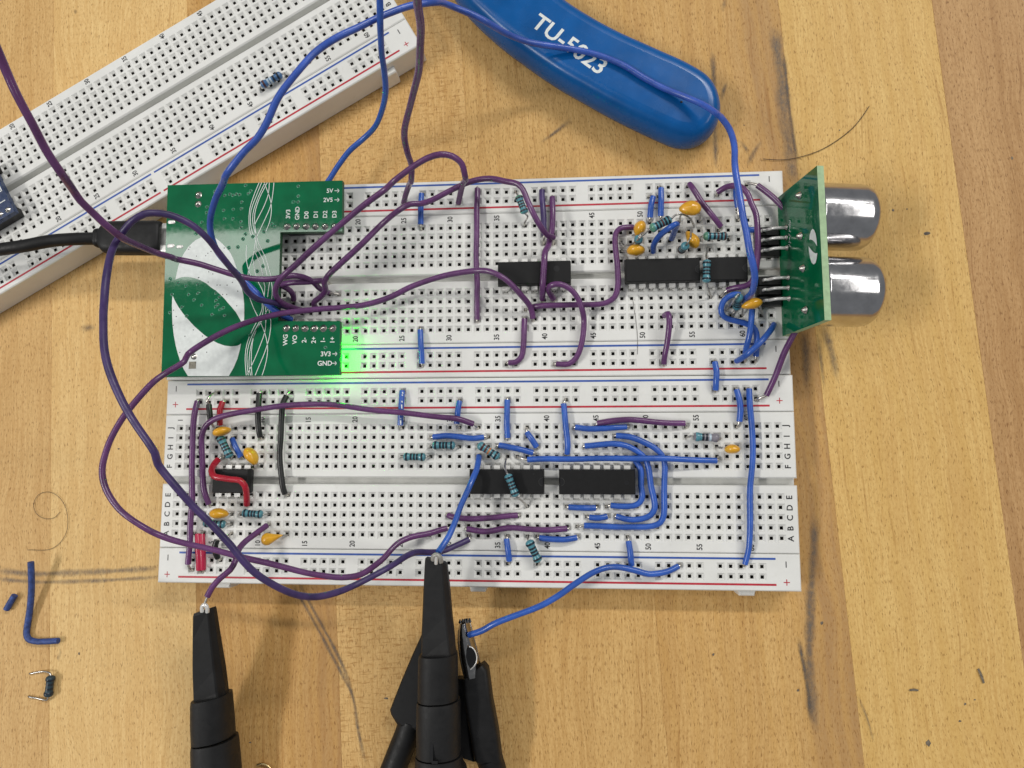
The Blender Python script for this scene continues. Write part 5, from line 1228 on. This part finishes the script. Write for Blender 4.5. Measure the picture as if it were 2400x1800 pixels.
# ------------------------------------------------------------------ loose bits on the table and the module at the left edge
P = spline([pt('B7', 200, 325, 5.0), pt('B7', 203, 400, 4.2), pt('B7', 204, 500, 2.8), pt('B7', 195, 620, 1.6), pt('B7', 180, 720, 1.0), pt('B7', 172, 790, .9), pt('B7', 185, 822, .9), pt('B7', 230, 838, .9), pt('B7', 300, 838, .95), pt('B7', 378, 834, 1.0)], 1)
v, f, s = tube_geo(P, .82, 10); mk('wire_offcut', v, f, M['navy'], None, sm=s, label='L-shaped dusty blue wire offcut lying on the table', cat='wire')
P = spline([pt('B7', 42, 632, .9), pt('B7', 68, 585, .95), pt('B7', 95, 540, 1.1)], 1)
v, f, s = tube_geo(P, .84, 10); mk('wire_offcut', v, f, M['navy'], None, sm=s, label='tiny straight blue wire offcut at the left edge of the table', cat='wire')
for lab, r, seq, z0_, rad in [('thin dark hair curving across the table above the sensor', 'C8', [(520, 1030), (640, 1036), (740, 1022), (880, 978), (1000, 910), (1100, 830), (1160, 760), (1208, 688)], .35, .09),
                              ('fine hair curled in a loop on the table at the left', 'D3', [(390, 1380), (350, 1420), (290, 1425), (235, 1390), (218, 1330), (250, 1270), (310, 1252), (370, 1275), (420, 1340), (440, 1430), (428, 1520), (380, 1590), (320, 1625), (180, 1628)], .3, .055),
                              ('fine hair lying across the upper board near column 50', 'T8', [(490, 370), (500, 440), (515, 540), (528, 660), (532, 760), (530, 850)], BT + .12, .05)]:
    v, f, s = tube_geo(spline([pt(r, x, y, z0_) for x, y in seq], 1.2), rad, 5)
    mk('hair', v, f, M['hair'], None, sm=s, label=lab, cat='hair')
v, f, s = tube_geo(spline([pt('B6', 560, 1225, 1.0), pt('B6', 590, 1216, 1.0), pt('B6', 625, 1226, 1.0), pt('B6', 660, 1262, 1.0), pt('B6', 690, 1320, 1.0)], 1), .35, 8)
mk('wire_offcut', v, f, M['gold'], None, sm=s, label='curved brass bit at the bottom edge of the picture', cat='wire')
mod = empty('blue_module', pt('C1', 0, 500, BT), label='dark blue module plugged into the tilted board at the left edge', cat='circuit board')
ux, uy = Vector((math.cos(ca), math.sin(ca), 0)), Vector((-math.sin(ca), math.cos(ca), 0))
cr = pt('C1', 172, 576, 12.8)
mb = MB()
xf = Matrix.Translation(cr) @ Matrix.Rotation(ca, 4, 'Z')
mb.box(-36, 0, -1.6, 0, 18, 0)
mb.build('printed_board', [M['pcbblue']], mod, xf)
for yy in (1.4, 16.6):
    mb = MB(); mb.box(-35, yy - 1.25, -4.2, -.4, yy + 1.25, -1.62)
    mb.build('pin_header', [M['blackheader']], mod, xf)
for k in range(13):
    for yy in (1.4, 16.6):
        c = xf @ Vector((-1.6 - 2.54 * k, yy, .02))
        solder_blob(c, .8, .5, mod, seed=100 + k)
mb = MB(); mb.box(-6.2, 8.0, .02, -3.2, 11.0, .9)
mb.build('button', [M['silk']], mod, xf)
c = xf @ Vector((-4.7, 9.5, .92))
mk('button_cap', [c + Vector((.8 * math.cos(2 * math.pi * k / 16), .8 * math.sin(2 * math.pi * k / 16), 0)) for k in range(16)], [tuple(range(16))], M['icdark'], mod)
for x0_, y0_, x1_, y1_ in ((-3.0, 7.2, -.8, 7.5), (-.9, 7.2, -.6, 11.5), (-5, 4.2, -1, 4.45), (-6, 5.2, -4, 5.4)):
    mb = MB(); mb.box(x0_, y0_, .02, x1_, y1_, .05)
    mb.build('silkscreen_line', [M['silk']], mod, xf)
